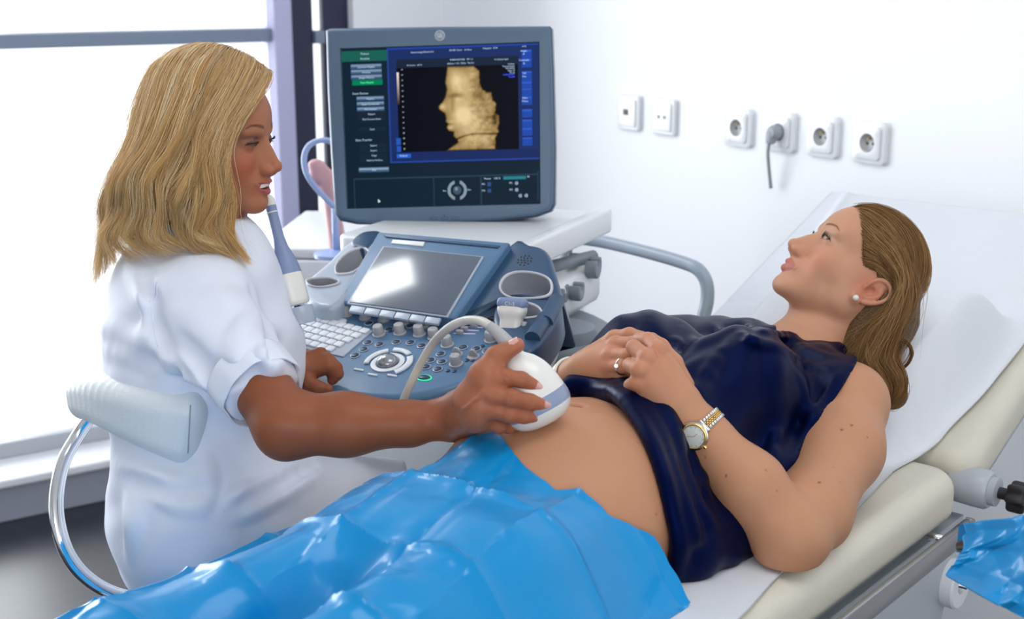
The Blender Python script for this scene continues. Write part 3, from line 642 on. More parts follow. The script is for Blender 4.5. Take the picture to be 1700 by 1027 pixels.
# ---------------------------------------------------------------- ultrasound machine
M_blu = mat('slate_blue_panel', (.085, .18, .315), .38, spec=.4, coat=.1, bump=.06, bscale=500, var=.03)
M_dblu = mat('deep_blue_shell', (.025, .07, .145), .35, coat=.1, bump=.04, bscale=300)
M_lblu = mat('pale_blue_shell', (.36, .43, .52), .35, coat=.3, bump=.04, bscale=300)
M_bez = mat('monitor_grey_blue', (.10, .16, .235), .4, spec=.35, bump=.04, bscale=300)
M_bezr = mat('monitor_edge_blue', (.03, .07, .12), .32, coat=.15)
M_white = mat('machine_white', (.78, .80, .82), .35, coat=.2, bump=.03, bscale=200)
M_grey = mat('machine_grey', (.22, .26, .30), .45, bump=.04, bscale=200)
M_knob = mat('grey_knob', (.36, .37, .39), .45, bump=.05, bscale=300)
M_keyw = mat('white_key', (.72, .76, .80), .35)
M_cup = mat('grey_cup_liner', (.33, .34, .37), .5, bump=.05, bscale=200)
M_cuprim = mat('pale_cup_rim', (.55, .56, .60), .45)
M_navy = mat('dark_blue_button', (.02, .045, .09), .3)
M_green = mat('green_lit_button', (.02, .75, .35), .4, emit=.7)
M_strip = mat('white_violet_strip', (.70, .66, .85), .4)
M_touch = mat('touch_screen_glass', (.05, .075, .115), .16, spec=.9, coat=.8, coatr=.12, bump=.01, bscale=30)
um = thing('ultrasound_machine', 'large ultrasound machine with blue-grey console and monitor showing a fetal face', 'ultrasound machine', (-.05, 2.55, 0))
def yawf(o, yaw, slope):
    """frame on a slope: x right, y up the slope, z out of it"""
    c, s_ = math.cos(yaw), math.sin(yaw); x = V(c, s_, 0); b = V(-s_, c, 0); return Fr(o, x, b * math.cos(slope) + V(0, 0, math.sin(slope)))
YW = math.radians(-26.5)
TS = yawf(D(690, 466, 2.16), YW, math.radians(32))       # touch screen plane
PF = yawf(TS(V(0, -.088, -.016)), YW, math.radians(17))  # control deck plane
def P2(lst, fr=PF, h=0): return [tuple(fr.px(u_, v_, h)[:2]) for u_, v_ in lst]
def smooth2(pts, n=5): return [tuple(q) for q in cr(np.array(pts), n, True)]
deck = [(455, 560), (470, 610), (505, 640), (560, 652), (620, 659), (680, 658), (745, 645), (810, 620), (860, 590), (900, 555), (918, 520), (905, 490), (850, 470), (700, 470), (560, 478), (480, 500)]
dk = P2(deck); dks = smooth2(dk)
mk('control_deck', *prism(PF, dks, -.030, 0, .012, 4, .006), M_blu, um, ang=60)
rim = np.array(dks); cen = rim.mean(0); rim2 = [tuple(cen + (q - cen) * 1.018) for q in rim]
mk('deck_rim', *prism(PF, rim2, -.034, -.010, .008, 4, .006), M_dblu, um, ang=60)
rim3 = [tuple(cen + (q - cen) * 1.03 + V(0, -.004)) for q in rim]
mk('white_undertray', *prism(PF, rim3, -.085, -.036, .008, 4, .03), M_white, um, ang=60)
# raised housing round the touch screen
hs = P2([(561, 504), (757, 531), (846, 404), (629, 386)], TS)
mk('screen_housing', *prism(TS, [tuple(q) for q in hs], -.10, .004, .006, 4), M_blu, um, ang=60)
sc = P2([(580, 502), (741, 524), (799, 427), (638, 410)], TS, .006)
mk('touch_bezel', *prism(TS, [tuple(np.array(sc).mean(0) + (np.array(q) - np.array(sc).mean(0)) * 1.04) for q in sc], .003, .0065, .0015), M_lblu, um, ang=50)
mk('touch_screen', *prism(TS, sc, .004, .0078, .001), M_touch, um, ang=50)
mk('housing_slot', *prism(TS, P2([(636, 389), (830, 407), (826, 411), (640, 393)], TS, .006), .003, .006, .001), M_dblu, um, ang=50)
mk('badge', *prism(TS, P2([(652, 397), (705, 401), (702, 408), (649, 403)], TS, .006), .003, .0062, .001), M_white, um, ang=50)
for k in range(6):
    a, b_ = k / 6, (k + .93) / 6; q = [(587 + 150 * a - 3, 507 + 22 * a), (587 + 150 * b_ - 3, 507 + 22 * b_), (582 + 150 * b_ - 3, 517 + 22 * b_), (582 + 150 * a - 3, 517 + 22 * a)]
    mk('soft_key', *prism(TS, P2(q, TS, .006), .002, .0075, .001), M_lblu, um, ang=50)
# right wing with loudspeaker and probe cups
wg = [(846, 404), (880, 404), (908, 414), (922, 450), (931, 488), (926, 500), (850, 496), (768, 530), (760, 528)]
W_ = Fr(TS(V(0, 0, -.012)), TS.x, TS.y)
w1 = mk('right_wing', *prism(W_, smooth2(P2(wg, W_), 4), -.11, 0, .010, 4), M_dblu, um, ang=60)
wl = [(835, 497), (922, 497), (930, 515), (912, 548), (885, 580), (858, 580), (838, 560), (818, 530)]
W2 = Fr(PF(V(0, 0, .028)), PF.x, PF.y)
w2 = mk('lower_wing', *prism(W2, smooth2(P2(wl, W2), 4), -.06, 0, .008, 4), M_dblu, um, ang=60)
def ellp(fr, cx, cy, a, b_, rot=0, n=36, sup=2.6):
    out = []
    for t_ in np.linspace(0, 2 * math.pi, n, endpoint=False):
        x_ = a * np.sign(math.cos(t_)) * abs(math.cos(t_)) ** (2 / sup); y_ = b_ * np.sign(math.sin(t_)) * abs(math.sin(t_)) ** (2 / sup); out.append((cx + x_ * math.cos(rot) - y_ * math.sin(rot), cy + x_ * math.sin(rot) + y_ * math.cos(rot)))
    return out
def cup(body, fr, pts, depth=.05):
    """open cup sunk into a body: rim, sloping liner, floor"""
    pts = np.array(pts); c = pts.mean(0); cutout(body, [prism(fr, [tuple(q) for q in pts], -depth, .03, 0)])
    n = len(pts); prof = [(1.09, .0005), (1.07, .003), (1.0, .003), (.985, 0), (.95, -depth * .6), (.7, -depth * .93), (.0, -depth * .95)]; vv = []
    for s_, z in prof: vv.append(np.c_[c + (pts - c) * s_, np.full(n, z)])
    f = [(j * n + i, j * n + (i + 1) % n, (j + 1) * n + (i + 1) % n, (j + 1) * n + i) for j in range(len(prof) - 1) for i in range(n)]
    r_ = mk('cup_rim', fr(np.concatenate(vv[:4])), f[:3 * n], M_cuprim, um); mk('cup_liner', fr(np.concatenate(vv[3:])), [tuple(i - 3 * n for i in q) for q in f[3 * n:]], M_cup, um)
cup(w1, W_, smooth2(P2([(832, 480), (838, 462), (858, 453), (890, 455), (912, 466), (913, 486), (895, 494), (850, 494)], W_), 4), .05)
cup(w2, W2, smooth2(P2([(848, 522), (842, 508), (868, 503), (892, 510), (899, 522), (885, 527), (862, 528)], W2), 4), .05)
sp = []; 
for rr_, n_ in ((0, 1), (.006, 6), (.0115, 10)):
    for k in range(n_): a = 2 * math.pi * k / n_; c = W_.px(871, 432); sp.append(lathe(W_.at(V(c[0] + rr_ * math.cos(a), c[1] + rr_ * math.sin(a), 0)), [(.0016, -.001), (.0016, .0006)], 8))
mk('loudspeaker_holes', *merge(sp), M_black, um, smooth=False)
for (a, b_) in (((925, 498), (905, 535)), ((905, 528), (884, 562))):
    pa, pb = PF.px(*a, .03), PF.px(*b_, .03); mk('side_bumper', *tube([PF(pa), PF(pb)], .0125, 14), M_dblu, um, ang=50)
# left wing with two cups, paler
lw = [(630, 386), (600, 388), (572, 405), (545, 432), (510, 462), (500, 480), (520, 505), (562, 504), (600, 450)]
W3 = Fr(PF(V(0, 0, .03)), PF.x, PF.y)
w3 = mk('left_wing', *prism(W3, smooth2(P2(lw, W3), 4), -.06, 0, .010, 4), M_lblu, um, ang=60)
mk('wing_cap', *prism(W3, smooth2(P2([(632, 386), (603, 387), (583, 402), (588, 411), (607, 414), (618, 404)], W3), 4), -.05, .004, .006, 4), M_dblu, um, ang=60)
cup(w3, W3, smooth2(P2([(559, 453), (560, 438), (578, 420), (600, 413), (612, 420), (606, 436), (588, 451), (570, 455)], W3), 4), .045)
cup(w3, W3, smooth2(P2([(510, 466), (524, 463), (545, 462), (562, 467), (556, 473), (532, 477), (515, 474)], W3), 4), .04)
# controls
def Z2(x, y): return 420 + x / 2.703, 300 + y / 2.703          # read from an enlargement of the console
def ctl(x, y, h=0): return PF.at(PF.px(*Z2(x, y), h))
def put(o, f0): o.matrix_basis = Matrix(np.r_[np.c_[f0.R, f0.o - np.array(wloc(um))], [[0, 0, 0, 1]]].tolist())
proto = None
for (x, y) in ((421, 600), (505, 614), (589, 624), (566, 690), (660, 683), (747, 690), (813, 704), (872, 738), (912, 824), (1068, 716)):
    f0 = ctl(x, y)
    if proto is None:
        v, f = lathe(WORLD, [(.0105, 0), (.0108, .002), (.0085, .003), (.0082, .015), (.0072, .0168)], 28); proto = mk('knob', v, f, M_knob, None, ang=45); proto.parent = um; k_ = proto
    else: k_ = proto.copy(); COL.objects.link(k_)
    M = Matrix(np.r_[np.c_[f0.R, f0.o - np.array(wloc(um))], [[0, 0, 0, 1]]].tolist()); k_.matrix_basis = M

def series(name, vf, m, frames, par=um, ang=45):
    """the same little part at many places; mesh data shared"""
    p = None
    for f0 in frames:
        if p is None: p = mk(name, *vf, m, None, ang=ang); k_ = p
        else: k_ = p.copy(); COL.objects.link(k_)
        k_.parent = par; put(k_, f0)
fin = [(.0075 * math.cos(a), .0005 + .013 * math.sin(a)) for a in np.linspace(0, math.pi, 16)]
FN = Fr((0, 0, 0), (1, 0, 0), (0, 0, 1))
series('toggle_fin', merge([prism(FN, fin, -.002, .002, .001), lathe(WORLD, [(.0095, 0), (.0095, .0015), (.008, .002)], 24)]), M_knob, [ctl(*q) for q in ((680, 640), (768, 652), (915, 780), (990, 790))])
rb = [(515, 727), (568, 735), (497, 757), (643, 725), (707, 727), (757, 741), (458, 785), (943, 748), (1003, 755), (1050, 766), (842, 778), (848, 813), (797, 806), (777, 836), (829, 846), (520, 640), (610, 668), (705, 652)]
series('button_ring', lathe(WORLD, [(.0072, 0), (.0078, .0012), (.0066, .0016), (.0062, .0005)], 24, cap=False), M_lblu, [ctl(*q) for q in rb])
series('button', lathe(WORLD, [(.0056, 0), (.0056, .0016), (.0045, .0024)], 20), M_navy, [ctl(*q) for q in rb])
series('small_button', lathe(WORLD, [(.0036, 0), (.0036, .0012), (.003, .0016)], 16), M_navy, [ctl(*q) for q in ((875, 853), (904, 855), (960, 806), (985, 806), (615, 675), (1030, 742))])
series('pale_button', lathe(WORLD, [(.0075, 0), (.0075, .0015), (.006, .0025)], 20), M_keyw, [ctl(*q) for q in ((355, 625), (307, 618), (260, 608), (325, 560), (295, 583), (402, 632), (355, 527), (220, 640))])
series('dial', lathe(WORLD, [(.008, 0), (.008, .004), (.005, .006), (.0045, .003), (.002, .003)], 20), M_navy, [ctl(*q) for q in ((200, 574), (212, 602), (185, 598))])
mk('status_light', *lathe(ctl(238, 588), [(.004, 0), (.004, .002)], 14), M_green, um, ang=40)
tbk = ctl(605, 818)
mk('trackball_ring', *lathe(tbk, [(.026, 0), (.0265, .002), (.024, .003), (.019, .0025), (.0175, -.001)], 40, cap=False), M_keyw, um, ang=40)
mk('trackball', *lathe(tbk, [(.0165 * math.cos(a), .002 + .0125 * math.sin(a)) for a in np.linspace(0, 1.57, 12)], 36, cap=False), mat('grey_trackball', (.33, .34, .36), .2, metal=.6), um)
for a0, a1, ra, rb_ in ((118, 200, .030, .038), (52, 106, .031, .040), (-42, 40, .030, .040)):
    pts = [(rb_ * math.cos(math.radians(a)), rb_ * math.sin(math.radians(a))) for a in np.linspace(a0, a1, 12)] + [(ra * math.cos(math.radians(a)), ra * math.sin(math.radians(a))) for a in np.linspace(a1, a0, 12)]
    mk('arc_button', *prism(tbk, pts, 0, .0045, .002), M_keyw, um, ang=50)
for q in ((475, 850), (537, 872), (625, 876)): mk('slim_button', *rbox(ctl(*q), (0, 0, .001), (.017, .004, .003), .0012), M_keyw, um, ang=50)
gf = ctl(768, 885); mk('green_button_ring', *lathe(gf, [(.0125, 0), (.013, .0012), (.0115, .002), (.0105, .001)], 28, cap=False, sy=.62), M_green, um); mk('freeze_button', *lathe(gf, [(.0102, 0), (.0102, .002), (.008, .003)], 28, sy=.62), M_navy, um)
for k in range(6):
    a = np.array(PF.px(*Z2(975 - 15 * k, 600 + 17 * k))); b_ = np.array(PF.px(*Z2(1083 - 17 * k, 617 + 14 * k)))
    mk('slider_track', *tube([PF(a), PF(b_)], .0013, 6), M_strip, um); m_ = a + (b_ - a) * (.75, .6, .35, .62, .35, .3)[k]; mk('slider_cap', *rbox(PF.at(m_), (0, 0, .003), (.012, .006, .008), .0015), M_knob, um, ang=50)
# keyboard: base plate and keys
kb = P2([Z2(150, 640), Z2(205, 592), Z2(538, 676), Z2(405, 792), Z2(235, 757), Z2(130, 728)])
kbo = mk('keyboard', *prism(PF, kb, -.002, .0022, .001), mat('keyboard_base', (.40, .46, .54), .5), um, ang=50)
k0 = PF.px(*Z2(538, 676)); ax_ = nrm(PF.px(*Z2(538, 676)) - PF.px(*Z2(240, 600))); ay = nrm(PF.px(*Z2(405, 792)) - PF.px(*Z2(538, 676))); ay = ay - ax_ * (ay @ ax_); ay = nrm(ay)
KF = Fr(PF(k0), PF.R @ ax_, -(PF.R @ ay)); Lk = np.linalg.norm(PF.px(*Z2(405, 792)) - k0); pk = .0165; frs = []
for r_ in range(5):
    for c_ in range(11): frs.append(Fr(KF(V(-pk * (c_ + .62) - .004 * r_, -Lk / 5 * (r_ + .5), .002)), KF.x, KF.y))
series('key', prism(WORLD, rrect(pk * .88, Lk / 5 * .84, .002, 3), 0, .0035, .0012, 2), M_keyw, frs, par=kbo)
for o in list(kbo.children):
    f0 = o.matrix_basis.copy()                                    # keyboard sits at the machine's own origin
# body behind and below the console
mk('column', *prism(WORLD, [tuple(D(u_, v_, d_)[:2]) for u_, v_, d_ in ()] or smooth2([(-.10, 2.30), (.14, 2.20), (.20, 2.34), (.12, 2.52), (-.06, 2.56)], 5), .25, .93, .02, 4), M_grey, um, ang=60)
pc = D(935, 560, 2.36); CF = Fr((pc[0], pc[1], 0), (1, 0, 0), (0, 1, 0))
mk('side_post', *lathe(CF, [(.060, .2), (.060, pc[2] + .01), (.057, pc[2] + .02), (.045, pc[2] + .025)], 36), M_grey, um, ang=50)
mk('side_post_collar', *lathe(CF, [(.075, .2), (.075, pc[2] - .10), (.07, pc[2] - .09)], 36), M_grey, um, ang=50)
bx = yawf(D(760, 470, 2.55), YW, 0)
mk('white_body', *rbox(bx, (-.05, .10, -.34), (.44, .30, .60), .03), M_white, um, ang=50)
# white arm tray on the right with cable hooks
ar = yawf(D(960, 395, 2.45), math.radians(40), 0)
t0, t1 = D(860, 428, 2.25), D(1003, 392, 2.62); ad = nrm((t1 - t0) * V(1, 1, 0)); AF = Fr(t0, ad, np.cross((0, 0, 1), ad)); L_ = np.linalg.norm((t1 - t0)[:2])
mk('side_tray', *prism(AF, rrect(L_ + .02, .36, .03, 6, L_ / 2, .18), -.022, .012, .006), M_white, um, ang=50)
mk('tray_edge', *prism(AF, rrect(L_ + .02, .03, .012, 6, L_ / 2, .0), -.025, .022, .006), M_white, um, ang=50)
mk('tray_arm', *rbox(AF, (L_ * .45, .02, -.11), (.32, .09, .075), .02), M_white, um, ang=50)
def hook(u_, v_, d_, s_, flip=1):
    c = D(u_, v_, d_); H = Fr(c, AF.x * .93 + AF.y * .1, (0, 0, 1)); pts = [(s_ * math.cos(a), s_ * math.sin(a)) for a in np.linspace(math.radians(-210), math.radians(35), 22)] + [(s_ * .45 * math.cos(a) + s_ * .12 * flip, s_ * .35 + s_ * .5 * math.sin(a)) for a in np.linspace(math.radians(10), math.radians(-190), 18)]
    mk('cable_hook', *prism(H, pts, -.011, .011, .003), M_grey, um, ang=50)
hook(985, 441, 2.50, .024); hook(957, 481, 2.42, .020); hook(932, 484, 2.40, .019, -1)
mk('hook_bar', *tube([D(905, 445, 2.42), D(985, 425, 2.55)], .012, 12), M_grey, um)
mk('hook_stem', *tube([D(953, 420, 2.56), D(951, 470, 2.56)], .012, 12), M_lblu, um)
# base with castors, mostly hidden
mk('base', *prism(yawf((-.0, 2.45, 0), YW, 0), rrect(.5, .62, .08), .08, .25, .03), M_grey, um, ang=50)
for sx in (-1, 1):
    for sy in (-1, 1):
        c = yawf((-.0, 2.45, 0), YW, 0)(V(.2 * sx, .26 * sy, .05)); mk('castor', *lathe(Fr(c, (0, 0, 1), (0, 1, 0)), [(.05, -.015), (.05, .015)], 24), M_black, um, ang=50)
# monitor
MF = Fr(*(lambda R: (V(-.133, 2.53, 1.278), R[:, 0], R[:, 2]))((lambda y, p, r_: (np.array([[math.cos(y), -math.sin(y), 0], [math.sin(y), math.cos(y), 0], [0, 0, 1]]) @ np.array([[1, 0, 0], [0, math.cos(p), -math.sin(p)], [0, math.sin(p), math.cos(p)]]) @ np.array([[math.cos(r_), 0, math.sin(r_)], [0, 1, 0], [-math.sin(r_), 0, math.cos(r_)]])))(math.radians(-6.2), math.radians(-7.9), math.radians(-2.2))))
ob = P2([(538, 49), (545, 46), (730, 43), (912, 42), (916, 46), (919, 120), (922, 250), (921, 340), (915, 352), (890, 361), (820, 370), (740, 374), (660, 375), (590, 373), (562, 367), (553, 355), (546, 250), (541, 150)], MF, .02)
ob2 = [tuple(q) for q in ob]
mon = mk('monitor', *prism(MF, ob2, -.055, .014, .010, 4, .03), M_bezr, um, ang=50)
oc = np.array(ob2).mean(0)
lip = mk('bezel', *prism(MF, [tuple(oc + (np.array(q) - oc) * V(.985, .983) + V(0, .002)) for q in ob2], .0, .020, .008, 4, 0), M_bez, mon, ang=50)
si = P2([(566, 81), (895, 70), (897, 338), (577, 346)], MF, .016); sic = np.array(si).mean(0)
cutout(lip, [prism(MF, [tuple(sic + (np.array(q) - sic) * 1.005) for q in si], .012, .05, 0)]); cutout(mon, [prism(MF, [tuple(sic + (np.array(q) - sic) * 1.005) for q in si], .011, .05, 0)])
# the picture on the screen
U_, V__ = 380, 304; A = np.zeros((V__, U_, 3)); A[:] = (.006, .018, .035)
def rect(x0, y0, x1, y1, c): A[int(y0 * V__):int(y1 * V__) + 1, int(x0 * U_):int(x1 * U_) + 1] = c
def SX(x, y): return (x - 126) / (1046 - 126), (y - 132) / (866 - 132)      # read from an enlargement of the monitor
def R_(x0, y0, x1, y1, c): a = SX(x0, y0); b = SX(x1, y1); rect(max(a[0], 0), max(a[1], 0), min(b[0], .999), min(b[1], .999), c)
R_(126, 145, 338, 190, (.01, .12, .09)); R_(340, 140, 1040, 660, (.012, .03, .13)); R_(385, 192, 945, 612, (.002, .003, .008)); R_(385, 192, 945, 228, (.01, .02, .045))
R_(355, 615, 1040, 655, (.01, .025, .12)); R_(340, 140, 346, 660, (.02, .06, .3)); R_(346, 655, 1040, 660, (.02, .06, .35)); R_(340, 138, 1040, 142, (.02, .06, .4))
for y in (205, 229, 253): 
    R_(168, y, 312, y + 20, (.05, .1, .2)); R_(170, y + 3, 310, y + 10, (.2, .3, .42))
R_(172, 278, 314, 300, (.0, .22, .1))
for y in (353, 377, 401): R_(190, y, 318, y + 18, (.05, .1, .2)); R_(192, y + 3, 316, y + 9, (.2, .3, .42))
for y in (424, 448, 494, 569, 592, 615, 637): R_(195, y, 322, y + 17, (.010, .022, .04))
R_(188, 680, 330, 698, (.06, .12, .22)); R_(190, 682, 328, 689, (.25, .36, .48))
for y0, y1 in ((165, 203), (206, 243), (262, 305), (308, 335), (338, 372), (375, 412), (433, 470), (480, 515), (518, 552), (560, 597)): R_(964, y0, 1008, y1, (.015, .07, .42)); R_(966, y0 + 2, 1006, y0 + 6, (.03, .12, .6))
R_(372, 548, 390, 578, (.02, .1, .5)); R_(374, 585, 392, 610, (.02, .1, .5)); R_(372, 620, 438, 638, (.02, .12, .6))
for k in range(24): R_(384, 248 + k * 6, 391, 254 + k * 6, np.array((.9, .8, .7)) * (1 - k / 24) ** 1.3 + np.array((.06, .02, .01)))
for y in range(235, 600, 24): R_(406, y, 410, y + 3, (.3, .33, .35))
for x0, y0, x1, y1 in ((160, 728, 1035, 731), (160, 728, 163, 866), (540, 728, 544, 866), (764, 728, 768, 866), (1032, 715, 1035, 850)): R_(x0, y0, x1, y1, (.02, .05, .08))
R_(872, 738, 978, 748, (.02, .22, .26))
for x, y in ((805, 770), (805, 800)): R_(x - 8, y - 8, x + 8, y + 8, (.03, .08, .25))
YY, XX = np.mgrid[0:V__, 0:U_]; xz = 126 + XX / U_ * 920; yz = 132 + YY / V__ * 734
# fetal head: profile outline filled with soft modelling
out = np.array([(618, 226), (612, 262), (606, 300), (613, 330), (604, 365), (590, 388), (573, 405), (574, 420), (590, 432), (602, 440), (606, 462), (604, 476), (612, 488), (608, 505), (618, 520), (640, 526), (640, 545), (655, 562), (660, 572), (625, 595), (603, 610), (838, 610), (838, 560), (856, 530), (850, 515), (856, 490), (856, 455), (840, 440), (845, 400), (828, 385), (824, 348), (800, 345), (780, 330), (770, 300), (768, 250), (740, 228)], float)
def inpoly(px_, py_, pg):
    ins = np.zeros(px_.shape, bool); n = len(pg)
    for i in range(n):
        x1, y1 = pg[i]; x2, y2 = pg[(i + 1) % n]
        if y1 != y2: c = ((y1 > py_) != (y2 > py_)) & (px_ < (x2 - x1) * (py_ - y1) / (y2 - y1) + x1); ins ^= c
    return ins
def edist(px_, py_, pg):
    d = np.full(px_.shape, 1e9); n = len(pg)
    for i in range(n):
        a = pg[i]; b = pg[(i + 1) % n]; ab = b - a; t_ = np.clip(((px_ - a[0]) * ab[0] + (py_ - a[1]) * ab[1]) / (ab @ ab), 0, 1); d = np.minimum(d, np.hypot(px_ - a[0] - t_ * ab[0], py_ - a[1] - t_ * ab[1]))
    return d
ins = inpoly(xz, yz, out); ed = edist(xz, yz, out); G_ = lambda x, y, sx, sy=None: np.exp(-((xz - x) / sx) ** 2 - ((yz - y) / (sy or sx)) ** 2)
L = .52 + .28 * np.clip(ed / 60, 0, 1) - .35 * np.exp(-(ed / 5) ** 2) + .30 * G_(690, 450, 42, 38) + .22 * G_(655, 290, 30, 45) + .25 * G_(590, 408, 14, 14) - .30 * G_(655, 360, 34, 13) + .18 * G_(662, 374, 16, 9) - .2 * G_(640, 400, 10, 30) - .25 * G_(612, 488, 20, 5) + .2 * G_(628, 505, 14, 9) + .15 * G_(628, 478, 14, 8) - .22 * G_(760, 380, 40, 60) - .2 * G_(800, 470, 30, 60)
L = L - .35 * np.exp(-((yz - 590 + (xz - 600) * .28 + 20 * np.sin((xz - 600) / 60)) / 5) ** 2) * (yz > 520) + .16 * vnoise(xz / 14, yz / 14, 5, 4) * (.4 + (xz > 720)) - .35 * G_(835, 470, 12, 30)
L = np.clip(L, .05, 1)[..., None]; face = np.concatenate([L * .90, L ** 1.15 * .76, L ** 1.5 * .50], 2) ** 1.5
A = np.where(ins[..., None], face, A)
for cx_, s_ in ((618, -1), (686, 1)):
    rr = np.hypot(xz - 652, (yz - 792)); m_ = (rr > 32) & (rr < 46) & (s_ * (xz - 652) > 12); A[m_] = (.25, .33, .38)
m_ = np.hypot(xz - 652, yz - 792) < 20; A[m_] = (.05, .09, .13); m_ = np.hypot(xz - 648, yz - 786) < 8; A[m_] = (.2, .28, .36)
m_ = inpoly(xz, yz, np.array([(272, 822), (285, 836), (278, 838), (274, 842)])); A[m_] = (.7, .75, .8)
si3 = [np.array(si[k]) for k in (0, 1, 2, 3)]; uu, vv_ = np.meshgrid((np.arange(U_) + .5) / U_, (np.arange(V__) + .5) / V__); uu = (uu - uu.min()) / (uu.max() - uu.min()); vv_ = (vv_ - vv_.min()) / (vv_.max() - vv_.min())
pp = (si3[0] * ((1 - uu) * (1 - vv_))[..., None] + si3[1] * (uu * (1 - vv_))[..., None] + si3[2] * (uu * vv_)[..., None] + si3[3] * ((1 - uu) * vv_)[..., None]).reshape(-1, 2)
M_scr = mat('lit_screen', (0, 0, 0), .3, spec=.04, attr='tint', emit=1.0); M_scr.node_tree.nodes['Principled BSDF'].inputs['Base Color'].default_value = (0, 0, 0, 1)
for l in list(M_scr.node_tree.links):
    if l.to_socket.name == 'Base Color': M_scr.node_tree.links.remove(l)
sq = grid(V__, U_); scr = fastmesh('screen', MF(np.c_[pp, np.full(len(pp), .0128)]), sq[:, ::-1], M_scr, mon); colattr(scr, A.reshape(-1, 3))
XF = Fr(MF(V(*si3[3], .0131)), MF.R @ V(*(si3[2] - si3[3]), 0), MF.R @ V(*(si3[0] - si3[3]), 0)); XW = np.linalg.norm(si3[2] - si3[3]); XH = np.linalg.norm(si3[0] - si3[3])
tx = []
def T_(s_, x, y, size=12, al='CENTER'): a = SX(x, y); tx.append(text(XF, s_, size / 734 * XH * 1.15, a[0] * XW, (1 - a[1]) * XH - size / 734 * XH * .35, 0, al))
for a in (('Patient', 236, 158), ('Archive', 236, 180), ('Current Patient', 240, 219, 11), ('Archive', 240, 243, 11), ('Image History', 240, 267, 11), ('Exam Review', 208, 338, 12), ('Patient', 254, 364, 11), ('Exam Comment', 254, 388, 11), ('Worksheet', 254, 411, 11), ('Report', 258, 434, 10), ('End Current Exam', 258, 457, 10), ('Start', 258, 503, 10), ('Data Transfer', 216, 552, 12), ('Export', 262, 578, 10), ('Import', 262, 601, 10), ('Copy', 262, 624, 10), ('Send to Archive', 264, 646, 10), ('Exit', 260, 690, 11),
        ('Gynecology/Obstetrics', 510, 160, 10), ('3D/4D Static   Surface', 690, 157, 10), ('Hospital   8:54', 830, 154, 10), ('10:24', 988, 152, 8), ('RAB4-8-D/OB   MI 1.1', 694, 200, 10), ('8.0cm / 1.0 / 25Hz  TIs 0.1', 690, 217, 10), ('Th 28/Qual high2', 880, 206, 8), ('4D Surface   28 Hz', 470, 218, 8), ('Default', 404, 629, 11), ('Power', 800, 745, 11), ('100 %', 845, 745, 11), ('98', 992, 741, 10), ('Rot', 594, 796, 9), ('Rot', 712, 794, 9)): T_(*a)
for k, s_ in enumerate(('Surface', 'Transparency', 'Mix 68/32', 'Gain 14', 'Th 26')): T_(s_, 942, 228 + k * 10, 9, 'RIGHT')
for k, (a, y) in enumerate((('Angle', 172), ('A', 186), ('Contrast', 213), ('B', 228), ('Vol', 272), ('Pre', 287), ('Main', 384), ('Menu', 398))): T_(a, 986, y, 11)
for x, y in ((780, 770), (780, 800), (910, 768), (910, 799)): T_('M1', x, y, 11)
for x, y in ((936, 768), (936, 799), (952, 826), (980, 826)): T_('@', x, y, 15)
tv, tf = merge(tx); mk('screen_text', tv, tf, mat('screen_text_light', (.42, .56, .72), .5, emit=.55), mon, smooth=False)
tx = []; T_('Scan Patient', 242, 289, 11); tv, tf = merge(tx); mk('screen_text', tv, tf, mat('green_screen_text', (.1, .9, .3), .5, emit=.7), mon, smooth=False)
tx = []; T_('HARMONIC', 942, 276, 9, 'RIGHT'); T_('FLOW', 942, 287, 9, 'RIGHT'); tv, tf = merge(tx); mk('screen_text', tv, tf, mat('blue_screen_text', (.03, .08, 1), .5, emit=.8), mon, smooth=False)
# round emblem above the screen and three keys below it
ec = MF.px(730, 59, .02); EF = MF.at(V(ec[0], ec[1], .0195)); er_ = .0098
M_emb = mat('silver_emblem', (.52, .55, .58), .35, metal=.3); M_embd = mat('emblem_blue', (.20, .26, .33), .4)
em = mk('emblem', *lathe(EF, [(er_ * .98, 0), (er_, .0006), (er_ * .9, .001), (er_ * .84, .0006)], 40), M_emb, mon, ang=40)
mk('emblem_disc', *lathe(EF, [(er_ * .84, 0), (er_ * .84, .0009)], 40), M_embd, mon, ang=40)
em_l = [text(EF, 'GE', .0098, 0, -.0034, .0011, 'CENTER', .8, bold=.0003)]
for k in range(4):
    a0 = k * math.pi / 2 + .5; em_l.append(tube([EF(V(er_ * .72 * math.cos(a0 + t_) * (1 - .25 * t_), er_ * .72 * math.sin(a0 + t_) * (1 - .25 * t_), .001)) for t_ in np.linspace(0, 1.1, 8)], .0004, 5))
mk('emblem_monogram', *merge(em_l), M_emb, mon, smooth=False)
for k, x_ in enumerate((720, 738, 756)):
    c = MF.px(x_, 362, .02); f0 = MF.at(V(c[0], c[1], .0195)); mk('monitor_key', *prism(f0, rrect(.014, .0048, .0022), 0, .0014, .0006), M_bezr, mon, ang=50)
    mk('monitor_key_face', *prism(f0, rrect(.0115, .0030, .0014), .001, .0017, .0004), M_bez, mon, ang=50)
    mk('key_mark', *text(f0, ('-', 'o|o', '+')[k], .0045, 0, .0045, .0006, 'CENTER'), M_black, mon, smooth=False)
mk('monitor_arm', *merge([rbox(MF, (0, -.02, -.075), (.12, .12, .05), .015), tube([MF(V(0, -.03, -.09)), MF(V(0, -.12, -.12)), MF(V(0, -.26, -.10))], .03, 16)]), M_white, um, ang=50)
